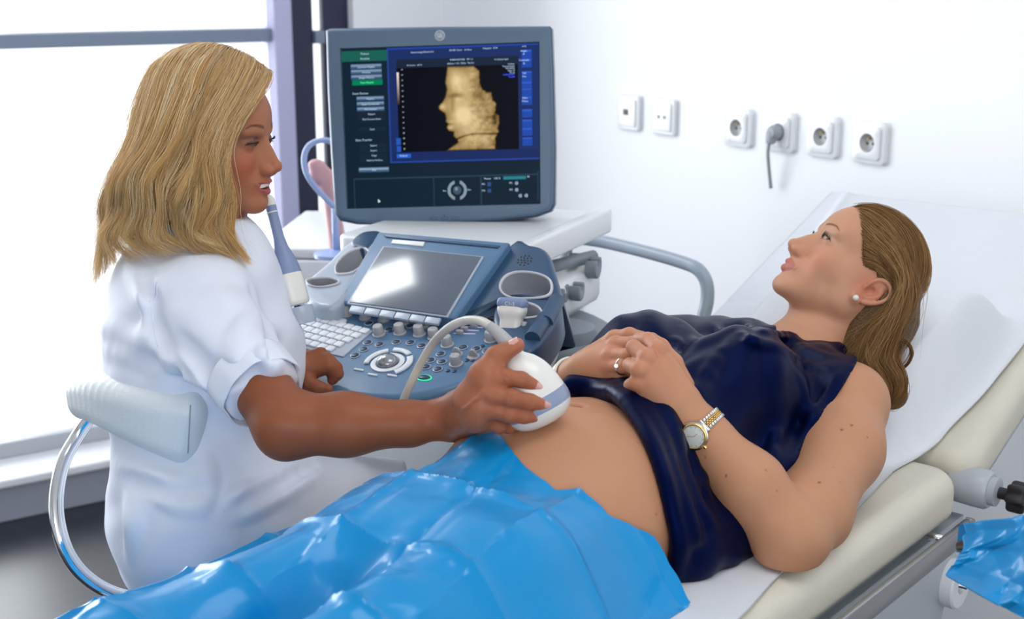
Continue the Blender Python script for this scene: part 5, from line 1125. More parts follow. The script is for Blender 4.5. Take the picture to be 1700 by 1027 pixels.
# left hand resting on the console edge
def onpf(u_, v_, h): return onp(u_, v_, PF(V(0, 0, h)), PF.z)
S.cone(shL, elL, .045, .038, .03); wL = onpf(497, 612, .030); S.cone(elL, wL, .034, .025, .02)
mL = [onpf(518, 592, .036), onpf(532, 588, .040), onpf(543, 597, .038), onpf(547, 608, .033)]
for a, w_ in zip(mL, (onpf(500, 602, .034), onpf(503, 606, .034), onpf(505, 612, .03), onpf(504, 618, .026))): S.cone(w_, a, .015, .0105, .008)
for a, (p1_, p2_) in zip(mL, (((535, 600, .036), (538, 614, .02)), ((548, 602, .034), (548, 618, .018)), ((558, 610, .028), (553, 624, .014)), ((560, 620, .020), (552, 630, .011)))): S.chain([a, onpf(*p1_), onpf(*p2_)], (.0105, .0092, .008), .003)
S.chain([onpf(503, 622, .024), onpf(514, 636, .020), onpf(528, 643, .016), onpf(545, 646, .013)], (.013, .0105, .0095, .0078), .006)
bR = ball(D(830, 650, dn), .11); bL = ball(onpf(530, 612, .025), .06); bH = ball(HS(V(0, 0, 0)), .135)
pts_ = np.array([D(200, 500, 1.97), D(345, 900, 1.97), shR, elR, wrR, shL, elL, HS(V(0, 0, .14)), HS(V(0, -.12, 0)), D(345, 700, 1.75), D(345, 700, 2.2), D(900, 700, 1.6)]); loS, hiS = pts_.min(0) - .05, pts_.max(0) + .05
def tintS(P):
    c = head_tint(P, HS, (.38, .150, .078), (.42, .105, .095), (.06, .022, .014), (.46, .11, .06), browz=.0235, blush=.55, lid=(.15, .075, .06)); far = np.linalg.norm(P - HS.o, axis=1) > .14
    c[far] = (.29, .094, .042); w_ = np.clip((P[:, 0] - wrR[0] + .06) / .1, 0, 1)[:, None]; c = np.where(far[:, None], c * (1 - w_) + np.array((.36, .125, .065)) * w_, c)
    for f_ in fR[:3] + [th]: w_ = np.exp(-(np.linalg.norm(P - f_[-1], axis=1) / .010) ** 2)[:, None] * .6; c = c * (1 - w_) + np.array((.56, .20, .13)) * w_
    for f_ in fR[:3]:
        for k_ in (0, 1): w_ = np.exp(-(np.linalg.norm(P - f_[k_], axis=1) / .011) ** 2)[:, None] * .3; c = c * (1 - w_) + np.array((.36, .095, .05)) * w_
    return c
skin_mesh(S, [(*bH, .0016), (*bR, .0016), (*bL, .002), (everywhere, loS, hiS, .0036)], 'body', M_skinT, sg_, tintS)
for f_ in fR[:3]: nail(sg_, S, f_[3], f_[2], -CFW + CU * .2, .0054, .0090)
nail(sg_, S, th[3], th[2], CU * .9 + CR * .35 - CFW * .3, .0066, .012)
for sx in (-1, 1): eye(sg_, HS, sx, look=(.0, .85, -.5), iris=(.06, .035, .02)); lashes(sg_, HS, sx, S, 1, 60, .0085, .0010, .00034, droop=.35, m=M_lash); lashes(sg_, HS, sx, S, -1, 30, .006, .0015, .00020, m=M_lash)
M_teeth = mat('teeth', (.78, .75, .68), .15, coat=.6)
tp = []
for k in range(-4, 5):
    a = k * .19; tp.append(rbox(Fr(HS(V(.021 * math.sin(a), .070 + .0185 * math.cos(a), -.0645 - .0004 * abs(k))), HS.R @ V(math.cos(a), -math.sin(a), 0), HS.R @ V(math.sin(a), math.cos(a), 0)), (0, 0, 0), (.0041, .003, .0072), .0012))
mk('teeth', *merge(tp), M_teeth, sg_)
# ---- tunic
T = Sol(); W_t = .0
T.ell((0, 0, 0), (.160, .128, .150), Fr(D(318, 560, 1.965), rt_, fw), .05); T.ell((0, 0, 0), (.135, .085, .085), Fr(D(405, 590, 1.96), rt_, fw), .06)
T.ell((0, 0, 0), (.152, .125, .14), Fr(D(335, 680, 1.965), rt_, fw), .06); T.ell((0, 0, 0), (.19, .142, .15), Fr(D(345, 850, 1.965), rt_, fw), .06)
T.cone(D(340, 505, 1.85), D(350, 450, 1.94), .066, .056, .04); T.cone(shL, D(352, 450, 1.99), .06, .05, .04); T.cone(D(300, 470, 1.97), D(370, 455, 1.97), .085, .08, .05)
cuT = D(436, 650, 1.725); T.cone(D(335, 510, 1.85), D(365, 560, 1.80), .070, .066, .02); T.cone(D(365, 560, 1.80), cuT, .066, .051, .015)
T.cone(D(420, 860, 1.93), D(640, 850, 2.08), .105, .085, .05); T.cone(D(400, 860, 2.08), D(620, 840, 2.25), .10, .08, .05)
T.cone(shL, elL, .062, .052, .03)
T.cone(D(360, 425, 1.955), D(366, 405, 1.95), .062, .058, .02)
cax = nrm(cuT - D(365, 560, 1.80)); T.plane(cuT + cax * .004, cax, .002) if False else None
def cuffcut(X, Y, Z):
    a = (X - cuT[0]) * cax[0] + (Y - cuT[1]) * cax[1] + (Z - cuT[2]) * cax[2]; px_, py_, pz_ = X - cuT[0] - a * cax[0], Y - cuT[1] - a * cax[1], Z - cuT[2] - a * cax[2]
    return np.maximum(np.maximum(-a, a - .09), np.sqrt(px_ ** 2 + py_ ** 2 + pz_ ** 2) - .062)
T._a('s', cuffcut, cuT - .12, cuT + .12, .002)
tf = [((262, 470), (250, 520), (262, 580), (300, 640), (345, 668)), ((262, 560), (290, 600), (340, 625)), ((215, 440), (235, 480), (245, 500)), ((270, 600), (310, 612), (350, 640)), ((430, 520), (400, 560), (395, 600)), ((460, 540), (440, 590), (470, 640)),
      ((170, 540), (230, 560), (262, 570)), ((172, 580), (240, 600), (280, 630)), ((190, 620), (250, 640), (310, 655)), ((200, 770), (260, 800), (330, 800)), ((250, 790), (290, 830), (330, 835)), ((215, 820), (225, 870), (215, 920)), ((380, 860), (440, 830), (520, 790)), ((370, 840), (420, 815), (500, 790)), ((330, 760), (340, 800), (338, 840))]
for st in tf:
    h_ = [T.hit(*p) for p in st]; h_ = [p for p in h_ if p is not None]
    if len(h_) > 1: ridge(T, h_, .0085, .020, .45)
tg = [((255, 530), (275, 590), (320, 640)), ((345, 600), (385, 625), (440, 615)), ((225, 600), (280, 622), (330, 650)), ((205, 790), (270, 815), (340, 812)), ((385, 845), (450, 812), (520, 775)), ((300, 560), (330, 600), (350, 640)), ((420, 480), (450, 540), (450, 600)), ((240, 455), (250, 500), (248, 540))]
for st in tg:
    h_ = [T.hit(*p) for p in st]; h_ = [p for p in h_ if p is not None]
    if len(h_) > 1: ridge(T, h_, .0065, .016, .15, 's')
T.disp(lambda X, Y, Z: .0016 * np.sin(X * 42 + 3 * np.sin(Z * 23 + Y * 9)) * np.sin(Z * 37 + 2 * np.sin(X * 19)) + .0012 * np.sin(Z * 71 + X * 33 + 4 * np.sin(X * 17 + Y * 11)), loS - .2, hiS + .3)
# seams
M_tun = mat('white_tunic_cotton', (.75, .80, .90), .62, bump=.18, bscale=700, bdist=.0005, sheen=.1, sss=.0)
ptT = np.array([D(120, 500, 1.97), D(650, 850, 2.3), D(345, 1010, 1.97), D(345, 400, 1.97), D(345, 700, 1.7), D(345, 700, 2.3)]); P, Q = T.mesh(ptT.min(0) - .04, ptT.max(0) + .04, .0038); P = relax(P, Q, 2, .4); fastmesh('tunic', P, Q, M_tun, sg_)
for k_, st in enumerate((((352, 690), (358, 760), (362, 850)), ((368, 768), (420, 757), (500, 742)), ((368, 782), (430, 770), (500, 754)), ((366, 768), (368, 812), (372, 850)), ((262, 470), (252, 520), (262, 575)), ((300, 432), (262, 462), (248, 500)))):
    h_ = [T.hit(*p, .0004) for p in st]; h_ = [p for p in h_ if p is not None]
    if len(h_) > 1:
        h_ = cr(h_, 8); h_ = [p - T.nor(p) * (T.ev(p)[0] + .0004) for p in h_]; mk('seam', *tube(h_, .0011, 8), M_tun, sg_)
# turned-up cuff and pocket
cf0 = Fr(cuT, nrm(np.cross(cax, (0, 0, 1))), np.cross(cax, nrm(np.cross(cax, (0, 0, 1))))); cf0 = cf0 if cf0.z @ cax > 0 else Fr(cuT, -cf0.x, cf0.y)
cv = [(.0555, -.040), (.0570, -.041), (.0575, -.038), (.0560, .001), (.0550, .003), (.0535, .002), (.0530, -.02)]
v, f = lathe(cf0, cv, 72, cap=False); loc = cf0.inv(v); an = np.arctan2(loc[:, 1], loc[:, 0]); v = v + (cf0.R @ np.stack([np.cos(an), np.sin(an), 0 * an])).T * (.0012 * np.sin(an * 5 + 1) + .001 * np.sin(an * 9))[:, None]; mk('sleeve_cuff', v, f, M_tun, sg_)
# white skirt hem / apron fold over the lap handled by the tunic itself
# ---- stool
stl = thing('stool', 'stool with pale leather curved backrest pad and chrome tube behind the seated woman', 'stool', V(*D(345, 850, 1.95)[:2], 0))
bp = [D(143, 655, 1.93), D(180, 662, 1.875), D(230, 682, 1.835), D(280, 698, 1.815), D(322, 708, 1.815)]; bpr = cr(bp, 5)
Pd = Sol()
for k in range(len(bpr) - 1):
    a, b_ = bpr[k], bpr[k + 1]; tt_ = nrm(b_ - a); mid = (a + b_) / 2; upv = V(0, 0, 1); Pd.box(Fr(mid, tt_, upv - tt_ * (upv @ tt_)), (0, 0, 0), (np.linalg.norm(b_ - a) / 2 + .014, .034 + .017 * k / (len(bpr) - 1), .032), .027, .014)
P, Q = Pd.mesh(bpr.min(0) - .07, bpr.max(0) + .07, .003); P = relax(P, Q, 2, .4)
M_pad = mat('pale_stool_leather', (.74, .80, .82), .38, bump=.4, bscale=400, bdist=.0008); fastmesh('backrest_pad', P, Q, M_pad, stl)
sm = [];
for v_ in np.linspace(672, 752, 14):
    p_ = Pd.hit(316 - (v_ - 672) * .05, v_, .0006)
    if p_ is not None: sm.append(p_)
if len(sm) > 3: mk('stitching', *tube(np.array(sm), .0007, 6), mat('stitch_thread', (.35, .37, .38), .6), stl)
for off in (0, .016):
    tpth = [D(150, 690, 1.90 + off), D(128, 722, 1.90 + off), D(104, 765, 1.88 + off), D(92, 820, 1.86 + off), D(94, 870, 1.85 + off), D(110, 920, 1.85 + off), D(140, 958, 1.86 + off), D(185, 985, 1.88 + off), D(250, 1000, 1.92 + off)]
    if off: tpth = [p + V(.004, 0, .002) for p in tpth]
    mk('chrome_tube', *tube(cr(tpth, 8), .0085, 18), M_chrome, stl)
sc_ = V(*D(345, 850, 1.95)[:2], 0); SF_ = Fr(sc_, (1, 0, 0), (0, 1, 0))
mk('seat', *lathe(SF_, [(.0, .55), (.15, .55), (.175, .565), (.18, .59), (.165, .61), (.0, .615)], 40, cap=False), M_pad, stl)
mk('column', *lathe(SF_, [(.025, .1), (.025, .35), (.018, .36), (.018, .55)], 24), M_chrome, stl, ang=40)
for k in range(5):
    a = k * 2 * math.pi / 5 + .3; mk('foot', *tube([SF_(V(0, 0, .11)), SF_(V(.14 * math.cos(a), .14 * math.sin(a), .10)), SF_(V(.27 * math.cos(a), .27 * math.sin(a), .065))], [.022, .018, .013], 12), M_chrome, stl); mk('castor', *lathe(Fr(SF_(V(.27 * math.cos(a), .27 * math.sin(a), .028)), (0, 0, 1), (math.cos(a), math.sin(a), 0)), [(.028, -.012), (.028, .012)], 20), M_black, stl, ang=40)
# ---- hair
hcS = HS(V(0, -.02, .0)); blond = [(.92, .62, .26), (.55, .31, .11), (1.0, .82, .48), (.24, .12, .035), (.80, .50, .18)]
M_blond = hairmat('blonde_hair', .36)
H_ = Sol(); H_.ell((0, -.022, .034), (.0745, .084, .078), HS, .02); H_.cone(D(310, 165, 1.95), D(275, 290, 1.95), .062, .055, .03); H_.cone(D(345, 160, 1.94), D(330, 300, 1.935), .070, .056, .03)
H_.cone(D(272, 290, 1.95), D(225, 370, 1.95), .055, .030, .03); H_.cone(D(330, 300, 1.935), D(335, 370, 1.92), .056, .035, .03)
H_._a('s', lambda X, Y, Z: -((X - HS.o[0]) * HS.y[0] + (Y - HS.o[1]) * HS.y[1] + (Z - HS.o[2]) * HS.y[2] - .052 + .55 * np.maximum(-((Z - HS.o[2]) - .045), 0)) , V(-9, -9, -9), V(9, 9, 9), .01)
P, Q = H_.mesh(D(150, 480, 1.95) - .15, D(480, 60, 1.95) + .15, .004); o = fastmesh('hair_underlayer', P, Q, mat('dark_blonde_hair_mass', (.22, .135, .06), .6, bump=1, bscale=60, bdist=.004, stretch=(6, 6, .6)), sg_)
near = [g3(g) for g in (
 [(450, 100, 1.935), (452, 122, 1.905), (422, 170, 1.868), (386, 225, 1.850), (374, 285, 1.845), (376, 335, 1.85), (380, 378, 1.855), (392, 410, 1.865), (412, 430, 1.88)],
 [(440, 90, 1.935), (428, 130, 1.885), (390, 190, 1.850), (366, 250, 1.836), (362, 310, 1.832), (350, 360, 1.835), (372, 400, 1.845), (402, 436, 1.86)],
 [(418, 77, 1.935), (402, 125, 1.875), (368, 195, 1.84), (342, 262, 1.825), (346, 320, 1.815), (326, 370, 1.825), (345, 402, 1.835), (385, 425, 1.85)],
 [(392, 69, 1.935), (360, 118, 1.875), (328, 188, 1.838), (310, 258, 1.825), (284, 315, 1.81), (288, 360, 1.825), (300, 395, 1.83), (342, 412, 1.84)],
 [(362, 66, 1.935), (312, 110, 1.875), (284, 180, 1.845), (262, 240, 1.84), (228, 298, 1.83), (232, 350, 1.845), (222, 395, 1.85), (270, 426, 1.845)],
 [(338, 67, 1.935), (272, 108, 1.89), (246, 178, 1.87), (226, 240, 1.865), (196, 300, 1.86), (190, 350, 1.88), (166, 395, 1.885), (192, 438, 1.88)],
 [(318, 71, 1.94), (254, 114, 1.93), (226, 180, 1.93), (214, 236, 1.93), (182, 296, 1.93), (166, 345, 1.935), (172, 400, 1.94), (158, 474, 1.94)])]
far_ = [g3(g) for g in (
 [(318, 71, 1.945), (258, 114, 1.96), (230, 180, 1.98), (214, 242, 1.99), (196, 300, 1.99), (172, 345, 1.99), (163, 400, 1.99), (160, 460, 1.98)],
 [(345, 67, 1.95), (300, 100, 2.0), (270, 180, 2.03), (255, 250, 2.04), (240, 310, 2.04), (220, 360, 2.04), (215, 400, 2.04), (220, 430, 2.03)],
 [(400, 72, 1.95), (390, 110, 2.01), (350, 180, 2.03), (330, 250, 2.04), (320, 310, 2.05), (310, 360, 2.05), (320, 400, 2.05), (335, 420, 2.04)],
 [(445, 92, 1.945), (452, 120, 1.985), (425, 180, 2.02), (395, 240, 2.03), (380, 300, 2.03), (372, 350, 2.03), (380, 390, 2.02), (400, 418, 2.01)])]
def ps(t_, hi, sd): return pushout(t_[0], HS, (0, -.010, .034), (.0745, .0925, .084), .0005, hi, sd, .018), t_[1]
s1 = ps(lock(near, 7000, 50, hcS, 36, (.012, .004), .0120, 1.7, .86, .38, seed=3, cols=blond, fly=.015, jit=.0013), .010, 1)
s2 = ps(lock(near, 900, 160, hcS, 36, (.002, .006), .0065, 2.2, .5, .5, seed=8, cols=[(1, .85, .55), (.8, .52, .22), (.4, .2, .07)], fly=.04, jit=.0014), .014, 2)
s3 = ps(lock(far_, 1700, 30, hcS, 32, (.010, .003), .009, 1.7, .85, .3, seed=5, cols=blond), .010, 3)
hairobj('hair', [s1, s2, s3], .00036, M_blond, sg_)
# ---------------------------------------------------------------- patient's hair and jewellery
brown = [(.20, .105, .040), (.13, .062, .024), (.30, .17, .07), (.07, .032, .013), (.24, .13, .05)]
M_brown = hairmat('brown_hair', .32)
hcP = HP(V(0, -.02, .01))
ROOTS = [(.030, .072, .076), (-.008, .081, .076), (-.034, .073, .067), (-.052, .058, .052), (-.062, .042, .036), (-.068, .028, .018), (-.070, .015, .004)]
ga = [g3(g) for g in (
 [(1390, 344, 2.050), (1440, 339, 2.050), (1490, 370, 2.05), (1518, 428, 2.04), (1524, 480, 2.03), (1512, 530, 2.02), (1497, 580, 2.0), (1482, 630, 1.98)],
 [(1399, 348, 2.022), (1445, 350, 2.005), (1490, 388, 1.985), (1515, 440, 1.972), (1518, 490, 1.965), (1500, 540, 1.96), (1482, 590, 1.955), (1466, 640, 1.95)],
 [(1412, 358, 1.995), (1450, 370, 1.970), (1485, 410, 1.950), (1500, 455, 1.942), (1500, 500, 1.938), (1482, 545, 1.935), (1462, 590, 1.935), (1448, 632, 1.93)],
 [(1425, 374, 1.978), (1452, 392, 1.958), (1478, 422, 1.946), (1497, 462, 1.938), (1485, 505, 1.934), (1464, 545, 1.935), (1442, 585, 1.937), (1432, 622, 1.932)],
 [(1434, 396, 1.967), (1454, 412, 1.953), (1473, 434, 1.945), (1491, 464, 1.944), (1488, 500, 1.944), (1464, 532, 1.945), (1435, 562, 1.95), (1418, 592, 1.948)],
 [(1438, 418, 1.965), (1456, 430, 1.956), (1476, 447, 1.954), (1490, 472, 1.958), (1478, 506, 1.960), (1448, 534, 1.962), (1420, 560, 1.97), (1404, 588, 1.965)],
 [(1440, 434, 1.965), (1453, 445, 1.955), (1467, 457, 1.955), (1486, 480, 1.962), (1472, 508, 1.966), (1442, 536, 1.968), (1412, 562, 1.975), (1396, 590, 1.97)])]
for g_, l_ in zip(ga, ROOTS): g_[0] = HP(V(*l_))
gb = [g3(g) for g in (
 [(1500, 560, 1.97), (1492, 595, 1.95), (1502, 625, 1.935), (1500, 655, 1.93), (1482, 676, 1.93), (1464, 664, 1.935), (1464, 642, 1.94), (1480, 634, 1.945)],
 [(1470, 570, 1.95), (1470, 600, 1.935), (1484, 622, 1.92), (1488, 645, 1.918), (1476, 662, 1.92), (1460, 655, 1.925), (1456, 636, 1.93), (1466, 626, 1.935)],
 [(1440, 570, 1.94), (1440, 600, 1.925), (1456, 625, 1.915), (1466, 650, 1.912), (1470, 672, 1.915), (1488, 668, 1.92), (1500, 650, 1.925), (1504, 632, 1.93)])]
gc = [g3(g) for g in (
 [(1478, 590, 1.96), (1490, 575, 1.95), (1503, 572, 1.95), (1511, 586, 1.95), (1506, 602, 1.955), (1492, 612, 1.96), (1478, 610, 1.96), (1470, 600, 1.96)],
 [(1480, 585, 1.965), (1492, 566, 1.955), (1507, 568, 1.955), (1513, 584, 1.955), (1508, 600, 1.96), (1496, 616, 1.965), (1482, 622, 1.965), (1474, 612, 1.965)])]
HU = Sol(); HU.ell((0, -.019, .030), (.0755, .081, .082), HP, .02); HU.cone(D(1463, 435, 2.03), D(1468, 530, 2.01), .056, .042, .03); HU.cone(D(1468, 530, 2.0), D(1450, 620, 1.965), .046, .026, .03); HU.cone(D(1440, 510, 2.0), D(1420, 585, 1.985), .03, .024, .02); HU.cone(D(1465, 620, 1.955), D(1482, 655, 1.95), .024, .022, .02)
HU._a('s', lambda X, Y, Z: -((X - HP.o[0]) * HP.y[0] + (Y - HP.o[1]) * HP.y[1] + (Z - HP.o[2]) * HP.y[2] - .020 - .50 * ((X - HP.o[0]) * HP.z[0] + (Y - HP.o[1]) * HP.z[1] + (Z - HP.o[2]) * HP.z[2])), V(-9, -9, -9), V(9, 9, 9), .012)
HU.ell(HP.inv(EP(V(.012, -.004, -.01))), (.022, .024, .026), HP, .006, 's')
P, Q = HU.mesh(D(1490, 700, 2.0) - .16, D(1490, 330, 2.0) + .16, .003); fastmesh('hair_underlayer', P, Q, mat('brown_hair_mass', (.11, .058, .022), .55, bump=1, bscale=60, bdist=.003, stretch=(1, 6, 6)), pt)
def pq(t_, hi, sd): return pushout(t_[0], HP, (0, -.010, .032), (.0735, .0915, .0825), .0003, hi, sd), t_[1]
h1 = pq(lock(ga, 5200, 50, hcP, 34, (.008, .002), .0030, 1.3, .7, .15, seed=11, cols=brown, fly=.01, jit=.0011), .006, 4)
h2 = pq(lock(ga, 500, 120, hcP, 34, (.001, .005), .004, 1.8, .4, .4, seed=12, cols=[(.42, .25, .11), (.2, .1, .04)], fly=.3, jit=.0015), .009, 5)
h3 = lock(gb, 1300, 16, D(1475, 640, 1.96), 34, (.008, .003), .002, 1.5, .7, .3, seed=13, cols=brown, fly=.02, jit=.0012); h4 = lock(gc, 60, 8, D(1490, 590, 1.97), 30, (.004, .004), .002, 1, .8, .3, seed=14, cols=brown, jit=.0006)
hairobj('hair', [h1, h2, h3, h4], .00036, M_brown, pt)
def ring_on(S_, c, ax, n=48, rmax=.05, start=None):
    ax = nrm(ax); u_ = nrm(np.cross(ax, (0, 0, 1))) if start is None else nrm(np.asarray(start) - ax * (np.asarray(start) @ ax)); w_ = np.cross(ax, u_); pts, dirs = [], []
    for k in range(n):
        a = 2 * math.pi * k / n; d = u_ * math.cos(a) + w_ * math.sin(a); t_ = 0.0
        ts = np.arange(0, rmax, .0004); e_ = S_.ev(c + ts[:, None] * d) > 0; t_ = ts[int(np.argmax(e_))] if e_.any() else rmax
        pts.append(c + d * t_); dirs.append(d)
    return np.array(pts), np.array(dirs), ax
M_gold = mat('polished_gold', (.85, .58, .20), .2, metal=1); M_dial = mat('pearl_watch_dial', (.66, .70, .68), .25, coat=.8, coatr=.05)
wt = thing('wristwatch', 'gold and steel bracelet watch with a pale round dial on the near wrist', 'watch', D(1152, 713, 1.63))
wt.parent = None
aw = nrm(wr - D(1175, 725, 1.655)); wc_ = D(1164, 714, 1.657); stt = -CFW * .93 - CR * .30 - CU * .20
rp, rd, aw = ring_on(B, wc_, aw, 44, start=stt)
links = {'s': [], 'g': []}
for k in range(4, 41):
    p = rp[k] + rd[k] * .0016; tg_ = nrm(rp[(k + 1) % 44] - rp[k - 1]); f0 = Fr(p, aw, tg_); st_ = np.linalg.norm(rp[(k + 1) % 44] - rp[k - 1]) / 2
    for j, kind in ((-2, 's'), (-1, 'g'), (0, 'g'), (1, 'g'), (2, 's')):
        w_ = .0042 if abs(j) == 2 else .0021; x_ = {-2: -.0053, -1: -.0022, 0: 0, 1: .0022, 2: .0053}[j]; links[kind].append(rbox(f0, (x_, (st_ * .5 if abs(j) == 1 else 0), 0), (w_ * .95, st_ * .92, .0028), .0008, 2))
mk('steel_links', *merge(links['s']), M_chrome if False else mat('watch_steel', (.7, .7, .7), .22, metal=1), wt, ang=60); mk('gold_links', *merge(links['g']), M_gold, wt, ang=60)
WFm = Fr(rp[0] + rd[0] * .002, aw, np.cross(rd[0], aw)); WFm = WFm if WFm.z @ rd[0] > 0 else Fr(WFm.o, aw, -WFm.y)
ks_ = [(.0172 + .0003 * math.cos(60 * a)) for a in np.linspace(0, 2 * math.pi, 120, endpoint=False)]
mk('case', *merge([lathe(WFm, [(.0165, -.002), (.0178, .001), (.0178, .004), (.016, .0052)], 48), rbox(WFm, (0, .0145, .0005), (.018, .012, .004), .0015), rbox(WFm, (0, -.0145, .0005), (.018, .012, .004), .0015)]), bpy.data.materials['watch_steel'], wt, ang=50)
mk('bezel', *merge([lathe(WFm, [(.0166, .004), (.0170, .0062), (.0150, .0072), (.0138, .0066)], 60, cap=False)]), M_gold, wt)
mk('dial', *lathe(WFm, [(0.0, .0060), (.0142, .0060)], 48, cap=False), M_dial, wt)
cwn = math.atan2(-.2, 1)
tks = [rbox(Fr(WFm(V(.0118 * math.cos(a), .0118 * math.sin(a), .0062)), WFm.R @ V(math.cos(a), math.sin(a), 0), WFm.R @ V(-math.sin(a), math.cos(a), 0)), (0, 0, 0), (.0022, .0006, .0003), 0) for a in np.linspace(0, 2 * math.pi, 12, endpoint=False)]
for a, l_ in ((.8, .0085), (-1.7, .0062)): tks.append(rbox(Fr(WFm(V(0, 0, .0064)), WFm.R @ V(math.cos(a), math.sin(a), 0), WFm.R @ V(-math.sin(a), math.cos(a), 0)), (l_ / 2, 0, 0), (l_, .0007, .0003), 0))
mk('hands_and_markers', *merge(tks), M_gold, wt, smooth=False)
mk('crystal', *lathe(WFm, [(.0140, .0068), (.0135, .0074), (0, .0078)], 48, cap=False), M_glass, wt)
mk('crown', *lathe(Fr(WFm(V(-.0175, 0, .002)), WFm.y, WFm.z), [(.0026, -.003), (.0026, .0005)], 16), M_gold, wt, ang=40)
# bangles at the far wrist
bc = D(949, 628, 1.80); ab = nrm(wr2 - el2); bg = thing('bracelet', 'pair of thin cream and gold bangles on the far wrist beside the probe', 'bracelet', bc)
rp2, rd2, _ = ring_on(B, bc, ab, 40)
for off, r_, m_ in ((-.006, .0022, mat('cream_bangle', (.66, .62, .50), .3, coat=.4)), (0, .0018, M_gold), (.0055, .0024, bpy.data.materials['cream_bangle'] if False else M_pwh)): mk('bangle', *tube(rp2 + rd2 * .003 + ab * off, r_, 10, closed=True), m_, bg)
# ring and earring
rc_ = rg[0] * .42 + rg[1] * .58; ra_ = nrm(rg[1] - rg[0]); rp3, rd3, _ = ring_on(B, rg[0] * .12 + rg[1] * .88, ra_, 28, rmax=.0105)
rn = thing('ring', 'silver ring with a clear round stone on the far hand', 'ring', rc_); mk('ring_band', *tube(rp3 + rd3 * .0004, .0011, 8, closed=True), M_chrome, rn)
gp = rp3[int(np.argmin([p @ CFW + .6 * (p @ -CR) * -1 for p in rp3]))]; gn = nrm(gp - rg[1]); gF = Fr(gp - CFW * .001, nrm(np.cross(-CFW, CU)), CU); gF = gF if gF.z @ CFW < 0 else Fr(gF.o, -gF.x, gF.y)
M_gem = mat('clear_stone', (.85, .86, .9), .03, metal=.6, coat=1); mk('stone', *lathe(gF, [(.0008, -.001), (.0032, .0016), (.0024, .0028)], 8), M_gem, rn, smooth=False)
ep = EP(V(.002, -.0255, .0125))
eg = thing('earring', 'small round pearl stud in the near ear lobe of the reclining woman', 'earring', ep); s_ = Sol(); s_.ell(ep - CFW * .003, .0048, WORLD, 0); solmesh('pearl', s_, [ep], .0007, mat('pearl', (.75, .72, .68), .12, coat=1, coatr=.03), eg, .01)
for p_ in (wt, bg, rn, eg):                                     # worn: they move with her
    p_.parent = pt; p_.location = tuple(np.array(p_.location) - np.array(pt.location)); del p_['category']; del p_['label']
# ---------------------------------------------------------------- blue drape over hips and legs
nu, nv = 300, 170
xs_ = np.linspace(-1.5, 0, 160); ys_ = np.linspace(-.10, .70, 230); gx, gy = np.meshgrid(xs_, ys_, indexing='ij')
def top_of(gx, gy):
    z = np.full(gx.size, .36); pts = lambda z: TF(np.stack([gx.ravel(), gy.ravel(), z], 1))
    for _ in range(45):
        d = BD.ev(pts(z)); z = np.where(d > .0005, z - np.maximum(d * .8, .0004), z); z = np.maximum(z, .0)
    return z.reshape(gx.shape)
BD = Sol(); BD.ops = [op for op in B.ops[:12]]
z = top_of(gx, gy); out_t = (gy > TW + .0) | (gy < -.0); z = np.where(gy > TW, np.minimum(z, np.maximum(-.35, -(gy - TW) * 6)), z)
def blur(a, k):
    for _ in range(k): a = (np.roll(a, 1, 0) + np.roll(a, -1, 0) + a * 2) / 4; a[0], a[-1] = a[1], a[-2]; a = (np.roll(a, 1, 1) + np.roll(a, -1, 1) + a * 2) / 4; a[:, 0], a[:, -1] = a[:, 1], a[:, -2]
    return a
dy_ = ys_[1] - ys_[0]; z0_ = z.copy()
for _ in range(70):
    z[:, :-1] = np.where(ys_[:-1] < .3, np.maximum(z[:, :-1], z[:, 1:] - 1.5 * dy_), z[:, :-1])
z = np.maximum(blur(z, 3), z)
zz = z.copy()
for _ in range(6): zz = np.maximum(z, blur(zz, 9))              # taut between the high places
zz = blur(zz, 3); zz = np.maximum(zz, z)
def samp(a, x, y):
    fx = np.clip((x - xs_[0]) / (xs_[1] - xs_[0]), 0, len(xs_) - 1.001); fy = np.clip((y - ys_[0]) / (ys_[1] - ys_[0]), 0, len(ys_) - 1.001); i = fx.astype(int); j = fy.astype(int); u_ = fx - i; v_ = fy - j
    return a[i, j] * (1 - u_) * (1 - v_) + a[i + 1, j] * u_ * (1 - v_) + a[i, j + 1] * (1 - u_) * v_ + a[i + 1, j + 1] * u_ * v_
def on_tent(u_, v_):
    """where a line of sight meets the draped surface"""
    t_ = np.linspace(1.2, 2.2, 2000)[:, None]; L_ = TF.inv(V(0, 0, CZ) + ray(u_, v_) * t_); below = L_[:, 2] < samp(z, L_[:, 0], L_[:, 1]) + .008; return L_[int(np.argmax(below))]
ee = np.array([on_tent(*p) for p in ((818, 716), (845, 742), (872, 768), (925, 808), (962, 818), (1010, 862), (1062, 884), (1085, 905), (1108, 940), (1128, 970), (1145, 1000))]); ee = ee[np.argsort(ee[:, 1])]
yy = np.linspace(ee[0, 1], .66, nv); xe = np.interp(yy, ee[:, 1], ee[:, 0]); xe = np.where(yy > ee[-1, 1], ee[-1, 0] + (yy - ee[-1, 1]) * -.25, xe)
tq = np.linspace(0, 1, nu)[:, None]; X_ = -1.48 + tq * (xe[None] + 1.48); Y_ = np.broadcast_to(yy[None], X_.shape)
def facet(x, y, seed):
    """crumple made of flat facets"""
    g_ = np.random.default_rng(seed).normal(0, 1, (64, 64)); xi = np.floor(x).astype(int); yi = np.floor(y).astype(int); fx = x - xi; fy = y - yi; a = g_[xi % 64, yi % 64]; b_ = g_[(xi + 1) % 64, yi % 64]; c = g_[xi % 64, (yi + 1) % 64]; d = g_[(xi + 1) % 64, (yi + 1) % 64]
    lo = fx + fy < 1; return np.where(lo, a + (b_ - a) * fx + (c - a) * fy, d + (c - d) * (1 - fx) + (b_ - d) * (1 - fy))
